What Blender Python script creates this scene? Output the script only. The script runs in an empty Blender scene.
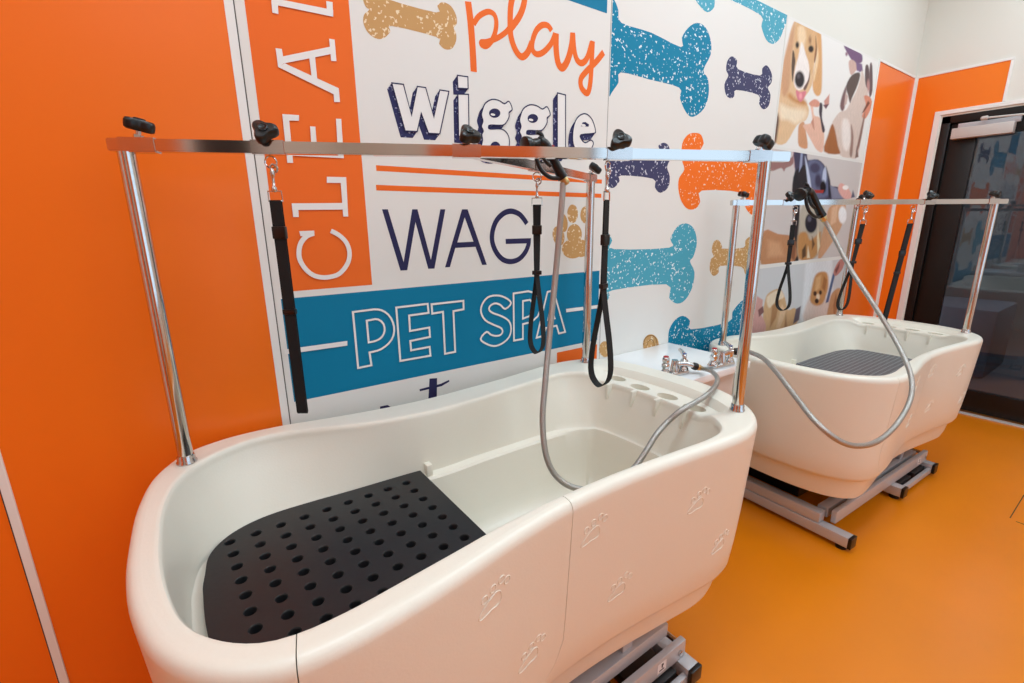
import bpy, bmesh, math, random
import numpy as np
from mathutils import Vector, Matrix
from mathutils.geometry import tessellate_polygon
random.seed(7)
SC = bpy.context.scene
COL = SC.collection

# ------------------------------------------------------------------ camera
F_PX, CX, CY = 468.3, 512.0, 341.5
YAW, PIT, ROL = 0.613394725, 0.242941766, -0.0117333973
Wd = np.array([math.sin(YAW)*math.cos(PIT), math.cos(YAW)*math.cos(PIT), -math.sin(PIT)])
_r = np.array([math.cos(YAW), -math.sin(YAW), 0.0]); _u = np.cross(_r, Wd)
Rt = _r*math.cos(ROL)+_u*math.sin(ROL); Up = _u*math.cos(ROL)-_r*math.sin(ROL)
CAM = np.array([0.0, -1.38, 1.39])
def ray(x, y): return Rt*(x-CX)/F_PX - Up*(y-CY)/F_PX + Wd
def onz(x, y, z): d = ray(x, y); return CAM+d*(z-CAM[2])/d[2]
def ony(x, y, Y): d = ray(x, y); return CAM+d*(Y-CAM[1])/d[1]
def onx(x, y, X): d = ray(x, y); return CAM+d*(X-CAM[0])/d[0]
def proj(P):
    v = np.asarray(P, float)-CAM; w = v@Wd
    return np.stack([CX+F_PX*(v@Rt)/w, CY-F_PX*(v@Up)/w], -1)
cd = bpy.data.cameras.new('camera'); cam = bpy.data.objects.new('camera', cd); COL.objects.link(cam)
cd.sensor_width = 36; cd.lens = F_PX/1024*36; cd.clip_start = .02
cam.matrix_world = Matrix([[Rt[i], Up[i], -Wd[i], CAM[i]] for i in range(3)]+[[0, 0, 0, 1]])
SC.camera = cam

# ------------------------------------------------------------------ materials
def lin(c):
    return tuple(((v/255)/12.92 if v/255 <= .04045 else ((v/255+.055)/1.055)**2.4) for v in c)
def mat(name, rgb, rough=.5, metal=0., var=0., vscale=8., bump=0., bscale=60., coat=0., emit=0., spec=.5, speck=None):
    m = bpy.data.materials.new(name); m.use_nodes = True
    nt = m.node_tree; b = nt.nodes['Principled BSDF']
    c = lin(rgb)+(1,)
    b.inputs['Base Color'].default_value = c; b.inputs['Roughness'].default_value = rough
    b.inputs['Metallic'].default_value = metal; b.inputs['Coat Weight'].default_value = coat
    b.inputs['Specular IOR Level'].default_value = spec
    tc = nt.nodes.new('ShaderNodeTexCoord')
    if var:
        n = nt.nodes.new('ShaderNodeTexNoise'); n.inputs['Scale'].default_value = vscale; n.inputs['Detail'].default_value = 5
        nt.links.new(tc.outputs['Object'], n.inputs['Vector'])
        mx = nt.nodes.new('ShaderNodeMix'); mx.data_type = 'RGBA'
        nt.links.new(n.outputs['Fac'], mx.inputs['Factor'])
        mx.inputs['A'].default_value = tuple(max(0, v*(1-var)) for v in c[:3])+(1,)
        mx.inputs['B'].default_value = tuple(min(1, v*(1+var)) for v in c[:3])+(1,)
        nt.links.new(mx.outputs['Result'], b.inputs['Base Color'])
    if speck:
        col, thr, scl = speck
        v = nt.nodes.new('ShaderNodeTexNoise'); v.inputs['Scale'].default_value = scl; v.inputs['Detail'].default_value = 1
        nt.links.new(tc.outputs['Object'], v.inputs['Vector'])
        r = nt.nodes.new('ShaderNodeMapRange'); r.inputs['From Min'].default_value = thr; r.inputs['From Max'].default_value = thr+.025
        nt.links.new(v.outputs['Fac'], r.inputs['Value'])
        mx = nt.nodes.new('ShaderNodeMix'); mx.data_type = 'RGBA'
        nt.links.new(r.outputs['Result'], mx.inputs['Factor'])
        mx.inputs['A'].default_value = c; mx.inputs['B'].default_value = lin(col)+(1,)
        nt.links.new(mx.outputs['Result'], b.inputs['Base Color'])
    if bump:
        n = nt.nodes.new('ShaderNodeTexNoise'); n.inputs['Scale'].default_value = bscale; n.inputs['Detail'].default_value = 3
        nt.links.new(tc.outputs['Object'], n.inputs['Vector'])
        bp = nt.nodes.new('ShaderNodeBump'); bp.inputs['Strength'].default_value = bump; bp.inputs['Distance'].default_value = .002
        nt.links.new(n.outputs['Fac'], bp.inputs['Height']); nt.links.new(bp.outputs['Normal'], b.inputs['Normal'])
    if emit:
        b.inputs['Emission Color'].default_value = c; b.inputs['Emission Strength'].default_value = emit
    return m
ORANGE = (246, 116, 26)
M = dict(
    wall=mat('painted wall', (226, 222, 212), .7, bump=.15, bscale=120),
    ceil=mat('ceiling paint', (232, 230, 224), .8, bump=.1, bscale=90),
    orange=mat('orange gloss panel', ORANGE, .28, var=.02, vscale=3, spec=.35),
    orange_r=mat('orange panel right wall', (247, 124, 26), .3, var=.02, vscale=3, spec=.35),
    floor=mat('orange epoxy floor', (226, 127, 10), .3, var=.09, vscale=2.2, bump=.12, bscale=14, spec=.4),
    trim=mat('white trim', (236, 233, 228), .4),
    joint=mat('panel joint', (104, 97, 94), .8),
    dark=mat('dark joint', (60, 50, 48), .8),
    white=mat('white printed panel', (230, 226, 220), .55, spec=.18),
    p_orange=mat('orange ink', (240, 110, 38), .55, spec=.18),
    p_teal=mat('teal ink', (4, 120, 158), .55, spec=.18),
    p_navy=mat('navy ink', (46, 46, 88), .55, spec=.18, speck=((150, 152, 180), .64, 120)),
    p_navyplain=mat('navy plain ink', (44, 42, 80), .55, spec=.18),
    p_white=mat('white ink', (236, 232, 228), .55, spec=.18),
    b_teal=mat('teal bone ink', (2, 128, 164), .55, spec=.18, speck=((226, 236, 238), .645, 90)),
    b_light=mat('light teal bone ink', (78, 164, 186), .55, spec=.18, speck=((232, 240, 240), .65, 90)),
    b_navy=mat('navy bone ink', (66, 66, 100), .55, spec=.18, speck=((214, 214, 222), .65, 95)),
    b_orange=mat('orange bone ink', (246, 116, 34), .55, spec=.18, speck=((250, 226, 206), .66, 85)),
    b_tan=mat('tan bone ink', (200, 154, 98), .55, spec=.18, speck=((236, 214, 180), .63, 105)),
    ring=mat('brown ink', (150, 106, 60), .55, spec=.18),
    tub=mat('cream moulded plastic', (236, 229, 214), .34, var=.012, vscale=160, bump=.10, bscale=220, coat=.12, spec=.45),
    rubber=mat('black rubber', (27, 27, 29), .42, var=.12, vscale=30, bump=.1, bscale=90),
    gridmat=mat('gridded rubber', (62, 62, 64), .5),
    chrome=mat('polished chrome', (214, 212, 208), .09, 1.),
    chrome2=mat('chrome fitting', (206, 204, 202), .14, 1.),
    steel=mat('braided steel hose', (176, 172, 166), .32, .9, bump=.9, bscale=420),
    knob=mat('black plastic', (11, 11, 12), .3),
    web=mat('black webbing', (9, 9, 10), .8, bump=.5, bscale=500),
    brass=mat('brass', (206, 176, 120), .3, .9),
    red=mat('red plastic', (170, 30, 34), .4),
    blue=mat('blue plastic', (70, 90, 150), .4),
    alu=mat('silver painted steel', (196, 196, 200), .38, .35, spec=.5),
    laminate=mat('white laminate', (240, 240, 240), .25),
    cab=mat('pale cabinet', (214, 200, 190), .5),
    frame=mat('black aluminium', (22, 17, 15), .38, .3),
    sticker=mat('sticker paper', (232, 230, 232), .5),
    greyfloor=mat('grey floor', (96, 94, 96), .5, var=.1),
    greybox=mat('reflected grey', (112, 114, 120), .5),
    dimwall=mat('dim wall', (120, 116, 112), .7),
    closer=mat('door closer grey', (196, 188, 182), .4),
    lamp=mat('lamp diffuser', (252, 252, 255), .5, emit=1.6),
)
def glass_mat():
    m = bpy.data.materials.new('tinted door glass'); m.use_nodes = True; nt = m.node_tree
    nt.nodes.remove(nt.nodes['Principled BSDF']); out = nt.nodes['Material Output']
    t = nt.nodes.new('ShaderNodeBsdfTransparent'); t.inputs['Color'].default_value = (.68, .71, .76, 1)
    g = nt.nodes.new('ShaderNodeBsdfGlossy'); g.inputs['Roughness'].default_value = .02; g.inputs['Color'].default_value = (.9, .95, 1, 1)
    fr = nt.nodes.new('ShaderNodeFresnel'); fr.inputs['IOR'].default_value = 1.75
    mx = nt.nodes.new('ShaderNodeMixShader')
    nt.links.new(fr.outputs[0], mx.inputs[0]); nt.links.new(t.outputs[0], mx.inputs[1]); nt.links.new(g.outputs[0], mx.inputs[2])
    nt.links.new(mx.outputs[0], out.inputs[0]); return m
M['glass'] = glass_mat()
def grid_mat(m):
    nt = m.node_tree; b = nt.nodes['Principled BSDF']; tc = nt.nodes.new('ShaderNodeTexCoord')
    br = nt.nodes.new('ShaderNodeTexBrick'); br.offset = 0; br.inputs['Scale'].default_value = 1
    br.inputs['Brick Width'].default_value = .024; br.inputs['Row Height'].default_value = .024; br.inputs['Mortar Size'].default_value = .0045; br.inputs['Mortar Smooth'].default_value = .2
    br.inputs['Color1'].default_value = lin((58, 58, 61))+(1,); br.inputs['Color2'].default_value = lin((66, 66, 70))+(1,); br.inputs['Mortar'].default_value = lin((120, 120, 124))+(1,)
    nt.links.new(tc.outputs['Object'], br.inputs['Vector']); nt.links.new(br.outputs['Color'], b.inputs['Base Color'])
    bp = nt.nodes.new('ShaderNodeBump'); bp.inputs['Strength'].default_value = .5; bp.inputs['Distance'].default_value = .002
    nt.links.new(br.outputs['Fac'], bp.inputs['Height']); nt.links.new(bp.outputs['Normal'], b.inputs['Normal'])
grid_mat(M['gridmat'])

# ------------------------------------------------------------------ object helpers
def obj(name, me, m=None, parent=None, smooth=None):
    """link a mesh (built in world coordinates) as one object, optionally as a child"""
    if isinstance(me, bmesh.types.BMesh):
        bm = me; me = bpy.data.meshes.new(name); bm.to_mesh(me); bm.free()
    if m is not None:
        me.materials.clear()
        for k in (m if isinstance(m, (list, tuple)) else [m]): me.materials.append(k)
    if smooth is not None:
        for p in me.polygons: p.use_smooth = True
        me.set_sharp_from_angle(angle=math.radians(smooth))
    else:
        for p in me.polygons: p.use_smooth = False
    o = bpy.data.objects.new(name, me); COL.objects.link(o)
    if parent is not None:
        o.parent = parent
        if parent.parent is None: o.location = -Vector(parent.location)
    return o
def thing(name, label, cat, loc=(0, 0, 0), group=None):
    o = bpy.data.objects.new(name, None); COL.objects.link(o); o.location = loc; o.empty_display_size = .05
    return tag(o, label, cat, group)
def tag(o, label, cat, group=None):
    o['label'] = label; o['category'] = cat
    if group: o['group'] = group
    return o
def part(name, bm, m, parent, smooth=40, label=None):
    o = obj(name, bm, m, parent, smooth)
    if label: o['label'] = label
    return o
def struct(name, bm, m, parent=None, smooth=None):
    o = obj(name, bm, m, parent, smooth); o['kind'] = 'structure'; return o
def dup(root, shift, label, parts=True):
    r = root.copy(); COL.objects.link(r); r.location = Vector(root.location)+Vector(shift); r.rotation_euler = (0, 0, A2); r['label'] = label
    for ch in list(root.children):
        c = ch.copy(); COL.objects.link(c); c.parent = r
        for g in ch.children:
            d = g.copy(); COL.objects.link(d); d.parent = c
    return r
V3 = lambda p: Vector((float(p[0]), float(p[1]), float(p[2])))
def box(bm, lo, hi, bev=0., rot=None, mi=0):
    lo, hi = V3(lo), V3(hi); c = (lo+hi)/2; s = hi-lo
    t = bmesh.new(); bmesh.ops.create_cube(t, size=1)
    for v in t.verts: v.co = Vector((v.co.x*s.x, v.co.y*s.y, v.co.z*s.z))
    if bev: bmesh.ops.bevel(t, geom=t.edges[:], offset=bev, segments=2, affect='EDGES', profile=.6)
    R = rot if rot is not None else Matrix.Identity(3)
    for v in t.verts: v.co = R @ v.co + c
    return merge(bm, t, mi)
def merge(bm, t, mi=0):
    mp = {v: bm.verts.new(v.co) for v in t.verts}
    for f in t.faces:
        try:
            nf = bm.faces.new([mp[v] for v in f.verts]); nf.material_index = mi; nf.smooth = True
        except ValueError: pass
    t.free(); return bm
def B(): return bmesh.new()
def beam(bm, a, b, w, h, bev=.002, up=(0, 0, 1)):
    """square section bar from a to b, w wide, h tall"""
    a, b = V3(a), V3(b); d = (b-a); L = d.length; x = d.normalized(); z = Vector(up)
    y = z.cross(x).normalized(); z = x.cross(y)
    R = Matrix((x, y, z)).transposed()
    t = bmesh.new(); bmesh.ops.create_cube(t, size=1)
    for v in t.verts: v.co = Vector((v.co.x*L, v.co.y*w, v.co.z*h))
    if bev: bmesh.ops.bevel(t, geom=t.edges[:], offset=bev, segments=2, affect='EDGES')
    for v in t.verts: v.co = R @ v.co + (a+b)/2
    return merge(bm, t)
def spline(P, n=8, closed=False):
    P = [np.asarray(p, float) for p in P]; out = []; N = len(P)
    for i in range(N if closed else N-1):
        if closed: a, b, c, d = P[i-1], P[i], P[(i+1) % N], P[(i+2) % N]
        else: a, b, c, d = P[max(i-1, 0)], P[i], P[i+1], P[min(i+2, N-1)]
        for k in range(n):
            t = k/n
            out.append(.5*((2*b)+(c-a)*t+(2*a-5*b+4*c-d)*t*t+(3*b-a-3*c+d)*t**3))
    if not closed: out.append(P[-1])
    return out
def tube(bm, P, r, seg=12, closed=False, caps=True):
    P = [V3(p) for p in P]; n = len(P); rr = r if hasattr(r, '__len__') else [r]*n
    rings = []; nrm = None
    for i, p in enumerate(P):
        if closed: t = (P[(i+1) % n]-P[i-1])
        else: t = P[min(i+1, n-1)]-P[max(i-1, 0)]
        t.normalize()
        if nrm is None: nrm = t.orthogonal().normalized()
        else:
            nrm = nrm-t*nrm.dot(t); nrm.normalize()
        bn = t.cross(nrm)
        rings.append([bm.verts.new(p+(nrm*math.cos(2*math.pi*k/seg)+bn*math.sin(2*math.pi*k/seg))*rr[i]) for k in range(seg)])
    for i in range(n if closed else n-1):
        a, b = rings[i], rings[(i+1) % n]
        sh = 0
        if closed and i == n-1:
            sh = min(range(seg), key=lambda s: (a[0].co-b[s].co).length)
        for k in range(seg):
            bm.faces.new((a[k], a[(k+1) % seg], b[(k+1+sh) % seg], b[(k+sh) % seg])).smooth = True
    if caps and not closed:
        bm.faces.new(rings[0][::-1]); bm.faces.new(rings[-1])
    return bm
def lathe(bm, prof, base, axis=(0, 0, 1), seg=24):
    """prof: (radius, height) pairs along axis"""
    ax = Vector(axis).normalized(); x = ax.orthogonal().normalized(); y = ax.cross(x); base = V3(base)
    rings = [[bm.verts.new(base+ax*h+(x*math.cos(2*math.pi*k/seg)+y*math.sin(2*math.pi*k/seg))*max(r, 1e-5)) for k in range(seg)] for r, h in prof]
    for a, b in zip(rings, rings[1:]):
        for k in range(seg): bm.faces.new((a[k], a[(k+1) % seg], b[(k+1) % seg], b[k])).smooth = True
    bm.faces.new(rings[0][::-1]); bm.faces.new(rings[-1]); return bm
def ribbon(bm, P, wv, th):
    """flat webbing along P; wv = half-width vector(s)"""
    P = [V3(p) for p in P]; n = len(P); rows = []
    for i, p in enumerate(P):
        w = V3(wv[i]) if isinstance(wv, list) else V3(wv)
        t = (P[min(i+1, n-1)]-P[max(i-1, 0)]).normalized(); nn = t.cross(w).normalized()*th/2
        rows.append([bm.verts.new(p+w+nn), bm.verts.new(p-w+nn), bm.verts.new(p-w-nn), bm.verts.new(p+w-nn)])
    for a, b in zip(rows, rows[1:]):
        for k in range(4): bm.faces.new((a[k], a[(k+1) % 4], b[(k+1) % 4], b[k]))
    bm.faces.new(rows[0][::-1]); bm.faces.new(rows[-1]); return bm
def boolean(a, b, op):
    """boolean of two bmesh-made meshes -> new mesh"""
    oa = bpy.data.objects.new('a', a); ob = bpy.data.objects.new('b', b); COL.objects.link(oa); COL.objects.link(ob)
    md = oa.modifiers.new('x', 'BOOLEAN'); md.operation = op; md.object = ob; md.solver = 'EXACT'
    dg = bpy.context.evaluated_depsgraph_get(); dg.update()
    me = bpy.data.meshes.new_from_object(oa.evaluated_get(dg))
    bpy.data.objects.remove(oa); bpy.data.objects.remove(ob)
    return me
def tomesh(bm, name='m'):
    me = bpy.data.meshes.new(name); bmesh.ops.recalc_face_normals(bm, faces=bm.faces[:]); bm.to_mesh(me); bm.free(); return me

# ------------------------------------------------------------------ room
XR, XL, YF, ZC = 4.61, -2.6, -5.2, 3.3
ZTOP_ = 2.398
b = B(); box(b, (XL-.1, YF-.1, -.1), (XR+.1, .1, 0)); struct('floor', b, M['floor'])
b = B(); box(b, (XL-.1, YF-.1, ZC), (XR+.1, .1, ZC+.1)); struct('ceiling', b, M['ceil'])
b = B(); box(b, (XL-.1, 0, 0), (XR, .12, ZC)); struct('wall_back', b, M['wall'])
b = B(); box(b, (XL-.1, YF, 0), (XL, 0, ZC)); struct('wall_left', b, M['wall'])
# door opening in the right wall
DY0, DY1, DZ = -.20, -1.30, 2.105
b = B(); box(b, (XR, DY0, 0), (XR+.14, .12, ZC)); box(b, (XR, YF, 0), (XR+.14, DY1, ZC)); box(b, (XR, DY1, DZ), (XR+.14, DY0, ZC))
struct('wall_right', b, M['wall'])
# front wall with a wide shop window that lets daylight in
b = B(); box(b, (XL, YF-.1, 0), (XR, YF, .5)); box(b, (XL, YF-.1, 2.7), (XR, YF, ZC)); box(b, (XL, YF-.1, .5), (.5, YF, 2.7)); box(b, (3.9, YF-.1, .5), (XR, YF, 2.7))
struct('wall_front', b, M['wall'])
b = B()
for x in (.5, 2.2, 3.86): box(b, (x, YF-.08, .5), (x+.05, YF-.02, 2.7))
for z in (.5, 2.65): box(b, (.5, YF-.08, z), (3.9, YF-.02, z+.05))
struct('window_1', b, M['frame'])

b = B(); box(b, (XL, -2.72, 0), (XL+.006, -1.3, ZTOP_)); struct('reflection_panel_left', b, M['orange'])  # added out of view so the chrome rail picks up orange
b = B(); box(b, (-1.5, YF, 0), (-.1, YF+.006, ZTOP_)); struct('reflection_panel_front', b, M['orange'])  # second unseen orange sheet, added for the rail's reflections
b = B(); box(b, (XL, -3.5, 0), (XL+.03, -2.85, 2.5), .004); struct('reflection_slab', b, M['frame'])  # unseen dark slab, added as a dark patch for the chrome to mirror
# panel surfaces on the back wall: x positions of the joints (from the photo) -----------------
YP = -.004                                   # printed face of the panels
def wp(x, y, d=0.): return ony(x, y, YP-d)
ZTOP = 2.398
XS0, XS1, XS2, XS3, XS4 = -.374, .197, 1.431, 2.683, 3.898
def panel(name, x0, x1, z0, z1, m, label, y=YP):
    bm = B(); box(bm, (x0, y, z0), (x1, .0005, z1)); return obj(name, bm, m)
PG = 'wall panels'
LP = panel('wall_panel', XL, XS0-.008, .0, ZTOP, M['orange'], ''); tag(LP, 'plain orange wall panel at the far left, left of the white strip', 'wall panel', PG)
OP = panel('wall_panel', XS0+.008, XS1-.003, .0, ZTOP, M['orange'], ''); tag(OP, 'plain orange wall panel behind the left end of the front tub', 'wall panel', PG)
WG = panel('wall_panel', XS1, XS2-.003, .0, ZTOP, M['white'], ''); tag(WG, 'white wall panel printed with CLEAN, play, wiggle, WAG and PET SPA', 'wall panel', PG)
BP = panel('wall_panel', XS2, XS3-.003, .0, ZTOP, M['white'], ''); tag(BP, 'white wall panel printed with large coloured dog bones', 'wall panel', PG)
DP = panel('wall_panel', XS3, XS4-.003, .0, ZTOP, M['white'], ''); tag(DP, 'white wall panel printed with photographs of dogs being groomed', 'wall panel', PG)
RP = panel('wall_panel', XS4+.012, XR-.02, .0, ZTOP-.002, M['orange'], ''); tag(RP, 'narrow orange wall panel between the dog photographs and the corner', 'wall panel', PG)
# white strips between panels
bm = B(); box(bm, (XS0-.008, -.009, 0), (XS0+.008, 0, ZTOP), .002); struct('trim_1', bm, M['trim'])
bm = B(); box(bm, (XS0-.0105, -.0046, 0), (XS0-.008, 0, ZTOP)); struct('trim_2', bm, M['dark'])
bm = B(); box(bm, (XS1-.022, -.0052, 0), (XS1-.003, 0, ZTOP)); struct('trim_3', bm, M['trim'])
bm = B(); box(bm, (XS1-.003, -.0015, 0), (XS1, 0, ZTOP)); box(bm, (XS2-.003, -.003, 0), (XS2, 0, ZTOP)); box(bm, (XS3-.003, -.002, 0), (XS3, 0, ZTOP)); struct('trim_4', bm, M['joint'])
bm = B(); box(bm, (XS4-.004, -.009, 0), (XS4+.012, 0, ZTOP), .002); struct('trim_5', bm, M['trim'])
bm = B(); box(bm, (XS4, -.0088, ZTOP-.004), (XR-.0225, 0, ZTOP+.0118), .002); box(bm, (XR-.022, -.009, 0), (XR-.0092, 0, ZTOP+.012), .002); box(bm, (XR-.009, -.022, 0), (XR, 0, ZTOP+.012), .002)
struct('trim_6', bm, M['trim'])
# orange cladding on the right wall
YO = -.495
bm = B()
box(bm, (XR-.004, -.17, 0), (XR+.001, -.02, ZTOP-.002)); box(bm, (XR-.004, YO, 2.125), (XR+.001, -.17, ZTOP-.002))
tag(obj('wall_panel', bm, M['orange_r']), 'orange panel on the right wall around the corner of the glass door', 'wall panel', PG)
bm = B(); box(bm, (XR-.009, YO-.016, 2.147), (XR, YO, ZTOP-.0045), .002); box(bm, (XR-.0088, YO-.016, ZTOP-.004), (XR, -.0225, ZTOP+.0118), .002); struct('trim_7', bm, M['trim'])

# ------------------------------------------------------------------ printing on the panels
def clip(P, R):
    for ax, v, sg in ((0, R[0], 1), (0, R[1], -1), (1, R[2], 1), (1, R[3], -1)):
        out = []
        for i in range(len(P)):
            a, b = P[i-1], P[i]; da, db_ = (a[ax]-v)*sg, (b[ax]-v)*sg
            if (da < 0) != (db_ < 0):
                t = da/(da-db_); out.append((a[0]+(b[0]-a[0])*t, a[1]+(b[1]-a[1])*t))
            if db_ >= 0: out.append(b)
        P = out
    return P
class Ink:
    def __init__(s, d, clip_=None, step=2.2e-5): s.step = step; s.bm = B(); s.d = d; s.n = 0; s.clip = clip_
    def w(s, p): q = wp(p[0], p[1], s.d); return (q[0], q[2])
    def fillw(s, poly, holes=()):
        if s.clip: poly = clip(poly, s.clip)
        poly = [p for i, p in enumerate(poly) if math.hypot(p[0]-poly[i-1][0], p[1]-poly[i-1][1]) > 1e-5]
        rings = [[Vector((x, z, 0)) for x, z in poly]]+[[Vector((x, z, 0)) for x, z in h] for h in holes]
        s.n += 1; yy = YP-s.d-s.n*s.step
        tri = tessellate_polygon(rings); flat = [v for r_ in rings for v in r_]
        vs = [s.bm.verts.new((v.x, yy, v.y)) for v in flat]
        for t in tri:
            try: f = s.bm.faces.new([vs[i] for i in t])
            except ValueError: continue
            f.normal_update()
            if f.normal.y > 0: f.normal_flip()
        return s
    def fill(s, pts, crop=(0, 0, 1), holes=(), sm=0):
        f = lambda L: [s.w((crop[0]+x/crop[2], crop[1]+y/crop[2])) for x, y in (spline(L, sm, True) if sm else L)]
        return s.fillw(f(pts), [f(h) for h in holes])
    def stroke(s, pts, wpx, crop=(0, 0, 1), closed=False, sm=0):
        P = spline(pts, sm, closed) if sm else pts
        P = [np.array(s.w((crop[0]+x/crop[2], crop[1]+y/crop[2]))) for x, y in P]
        c = P[len(P)//2]; h = wpx/2*np.linalg.norm(np.array(s.w(tuple(proj((c[0], YP, c[1]))+[1, 0])))-c)
        n = len(P); L, R = [], []
        for i in range(n):
            a = P[i-1] if (closed or i) else P[i]; b_ = P[(i+1) % n] if (closed or i < n-1) else P[i]
            t1 = P[i]-a; t2 = b_-P[i]
            t1 = t1/np.linalg.norm(t1) if np.linalg.norm(t1) > 1e-9 else t2/np.linalg.norm(t2)
            t2 = t2/np.linalg.norm(t2) if np.linalg.norm(t2) > 1e-9 else t1
            n1 = np.array([-t1[1], t1[0]]); n2 = np.array([-t2[1], t2[0]]); m_ = n1+n2; m_ = m_/max(np.linalg.norm(m_), 1e-6)
            k = h/max(.45, m_@n1); L.append(P[i]+m_*k); R.append(P[i]-m_*k)
        s.n += 1; yy = YP-s.d-s.n*s.step
        vl = [s.bm.verts.new((p[0], yy-i*5e-6, p[1])) for i, p in enumerate(L)]; vr = [s.bm.verts.new((p[0], yy-i*5e-6, p[1])) for i, p in enumerate(R)]
        for i in range(n if closed else n-1):
            j = (i+1) % n; f = s.bm.faces.new((vl[i], vr[i], vr[j], vl[j])); f.normal_update()
            if f.normal.y > 0: f.normal_flip()
        return s
    def ell(s, cx, cy, rx, ry, crop=(0, 0, 1), tilt=0., n=24):
        c, q = math.cos(tilt), math.sin(tilt)
        return s.fill([(cx+rx*math.cos(a)*c-ry*math.sin(a)*q, cy+rx*math.cos(a)*q+ry*math.sin(a)*c) for a in [2*math.pi*k/n for k in range(n)]], crop)
    def rect(s, x0, x1, z0, z1): return s.fillw([(x0, z0), (x1, z0), (x1, z1), (x0, z1)])
    def put(s, name, m, parent, label=None):
        o = obj(name, s.bm, m)
        if parent is not None: o.parent = parent
        if label: o['label'] = label
        return o
X = lambda x, y: wp(x, y)[0]
Z = lambda x, y: wp(x, y)[2]
E1, E2, E3, E4 = .0003, .0024, .0028, .0032
# -- lettering panel
ox0, ox1 = X(264, 152), X(361.8, 160)
Ink(E1).rect(ox0, ox1, Z(369, 285), ZTOP).put('orange_block', M['p_orange'], WG, 'orange block behind CLEAN')
tx0, tx1, tz0, tz1 = X(281, 301), X(599.5, 270.8), Z(450, 370), Z(450, 284)
Ink(E1).rect(tx0, tx1, tz0, tz1).put('teal_band', M['p_teal'], WG, 'teal band behind PET SPA')
Ink(E1).rect(X(520, 5), X(606.9, 13.5), Z(606.9, 13.5), ZTOP).put('teal_corner', M['p_teal'], WG, 'teal block at the top right')
k = Ink(E1)
for ya, yb in ((165.2, 170.8), (184.8, 190.4)):
    k.rect(X(375.9, ya), X(601.9, 178.5), Z(375.9, yb), Z(375.9, ya))
k.put('stripes', M['p_orange'], WG, 'two orange stripes')
Ink(E1).rect(X(556.9, 354), X(597, 347), .1, Z(576, 348.6)).put('orange_corner', M['p_orange'], WG, 'orange block under the teal band')
a = (250, 0, 8.533); bc = (250, 80, 8.533); c = (250, 150, 8.533); d = (250, 220, 8.533)
k = Ink(E2)
k.fill([(178, -40), (235, -30), (243, 120), (190, 108)], a).fill([(200, -15), (300, 3), (710, 85), (710, 143), (220, 42)], a).fill([(650, 8), (705, 18), (710, 143), (658, 130)], a)
k.fill([(190, -35), (240, -30), (660, -290), (600, -330)], a).fill([(130, -340), (640, -250), (640, -200), (130, -285)], a)
k.fill([(218, 410), (272, 418), (292, 538), (240, 575)], a).fill([(236, 490), (686, 398), (688, 462), (245, 550)], a).fill([(675, 330), (722, 338), (738, 523), (692, 520)], a)
k.fill([(240, 572), (295, 540), (757, 753), (715, 805)], a).fill([(710, 753), (757, 753), (768, 871), (718, 871)], a).fill([(505, 490), (555, 480), (575, 690), (527, 668)], a)
k.fill([(315, 622), (800, 622), (800, 668), (365, 645)], bc).fill([(275, 290), (330, 297), (368, 707), (318, 707)], bc).fill([(275, 290), (418, 300), (418, 348), (283, 345)], bc)
k.fill([(512, 395), (558, 398), (575, 630), (528, 630)], bc).fill([(733, 330), (778, 332), (800, 665), (752, 665)], bc)
k.fill([(355, 455), (790, 452), (795, 508), (360, 512)], c).fill([(355, 455), (408, 455), (417, 572), (368, 572)], c).fill([(770, 232), (820, 232), (838, 568), (795, 568)], c).fill([(655, 228), (820, 232), (820, 282), (655, 280)], c)
k.stroke([(690, 92), (760, 130), (820, 190), (848, 270), (840, 350), (800, 420), (740, 470), (640, 490), (550, 475), (480, 425), (430, 350), (417, 280), (432, 200), (480, 140), (540, 115)], 6, d, sm=5)
k.fill([(420, 95), (548, 90), (550, 135), (430, 138)], d)
k.put('lettering', M['p_white'], WG, 'white CLEAN lettering running upwards')
a = (460, 0, 6.827)
k = Ink(E1)
k.stroke([(55, 10), (72, 150), (86, 330), (94, 490)], 6.6, a, sm=4)
k.stroke([(92, 165), (130, 110), (190, 80), (232, 98), (248, 150), (240, 220), (215, 280), (180, 315), (150, 308), (147, 288), (185, 285), (250, 262), (310, 222), (345, 180)], 4.4, a, sm=6)
k.stroke([(345, 195), (400, 120), (430, 50), (440, -20), (410, -60), (370, -40), (348, 30), (342, 150), (348, 250), (378, 340), (420, 388), (460, 360), (490, 290)], 5.6, a, sm=6)
k.stroke([(625, 210), (600, 175), (560, 172), (520, 210), (495, 280), (495, 340), (525, 370), (570, 355), (620, 300), (650, 230)], 4.6, a, sm=6)
k.stroke([(656, 226), (656, 330), (670, 430), (700, 462), (735, 410), (762, 310), (770, 230)], 5.6, a, sm=6)
k.stroke([(770, 222), (780, 340), (800, 410), (835, 430), (870, 390), (900, 290)], 4.6, a, sm=6)
k.stroke([(906, 280), (900, 400), (890, 560), (870, 635), (830, 600), (825, 540), (860, 490), (930, 420), (980, 357)], 4.6, a, sm=6)
k.put('lettering', M['p_orange'], WG, 'orange handwritten play lettering')
a = (350, 0, 8.533)
Ink(E1).fill([(105, -20), (135, 60), (165, 82), (120, 125), (115, 200), (155, 280), (225, 330), (290, 325), (345, 270), (358, 222), (735, 315), (760, 375), (810, 420), (870, 415), (905, 350), (905, 280), (885, 240), (912, 200), (905, 130), (860, 50), (790, 18), (745, 50), (735, 106), (330, -5), (300, -60), (180, -90), (110, -60)], a, sm=3).put('bone_print', M['b_tan'], WG, 'tan bone print')
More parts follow.
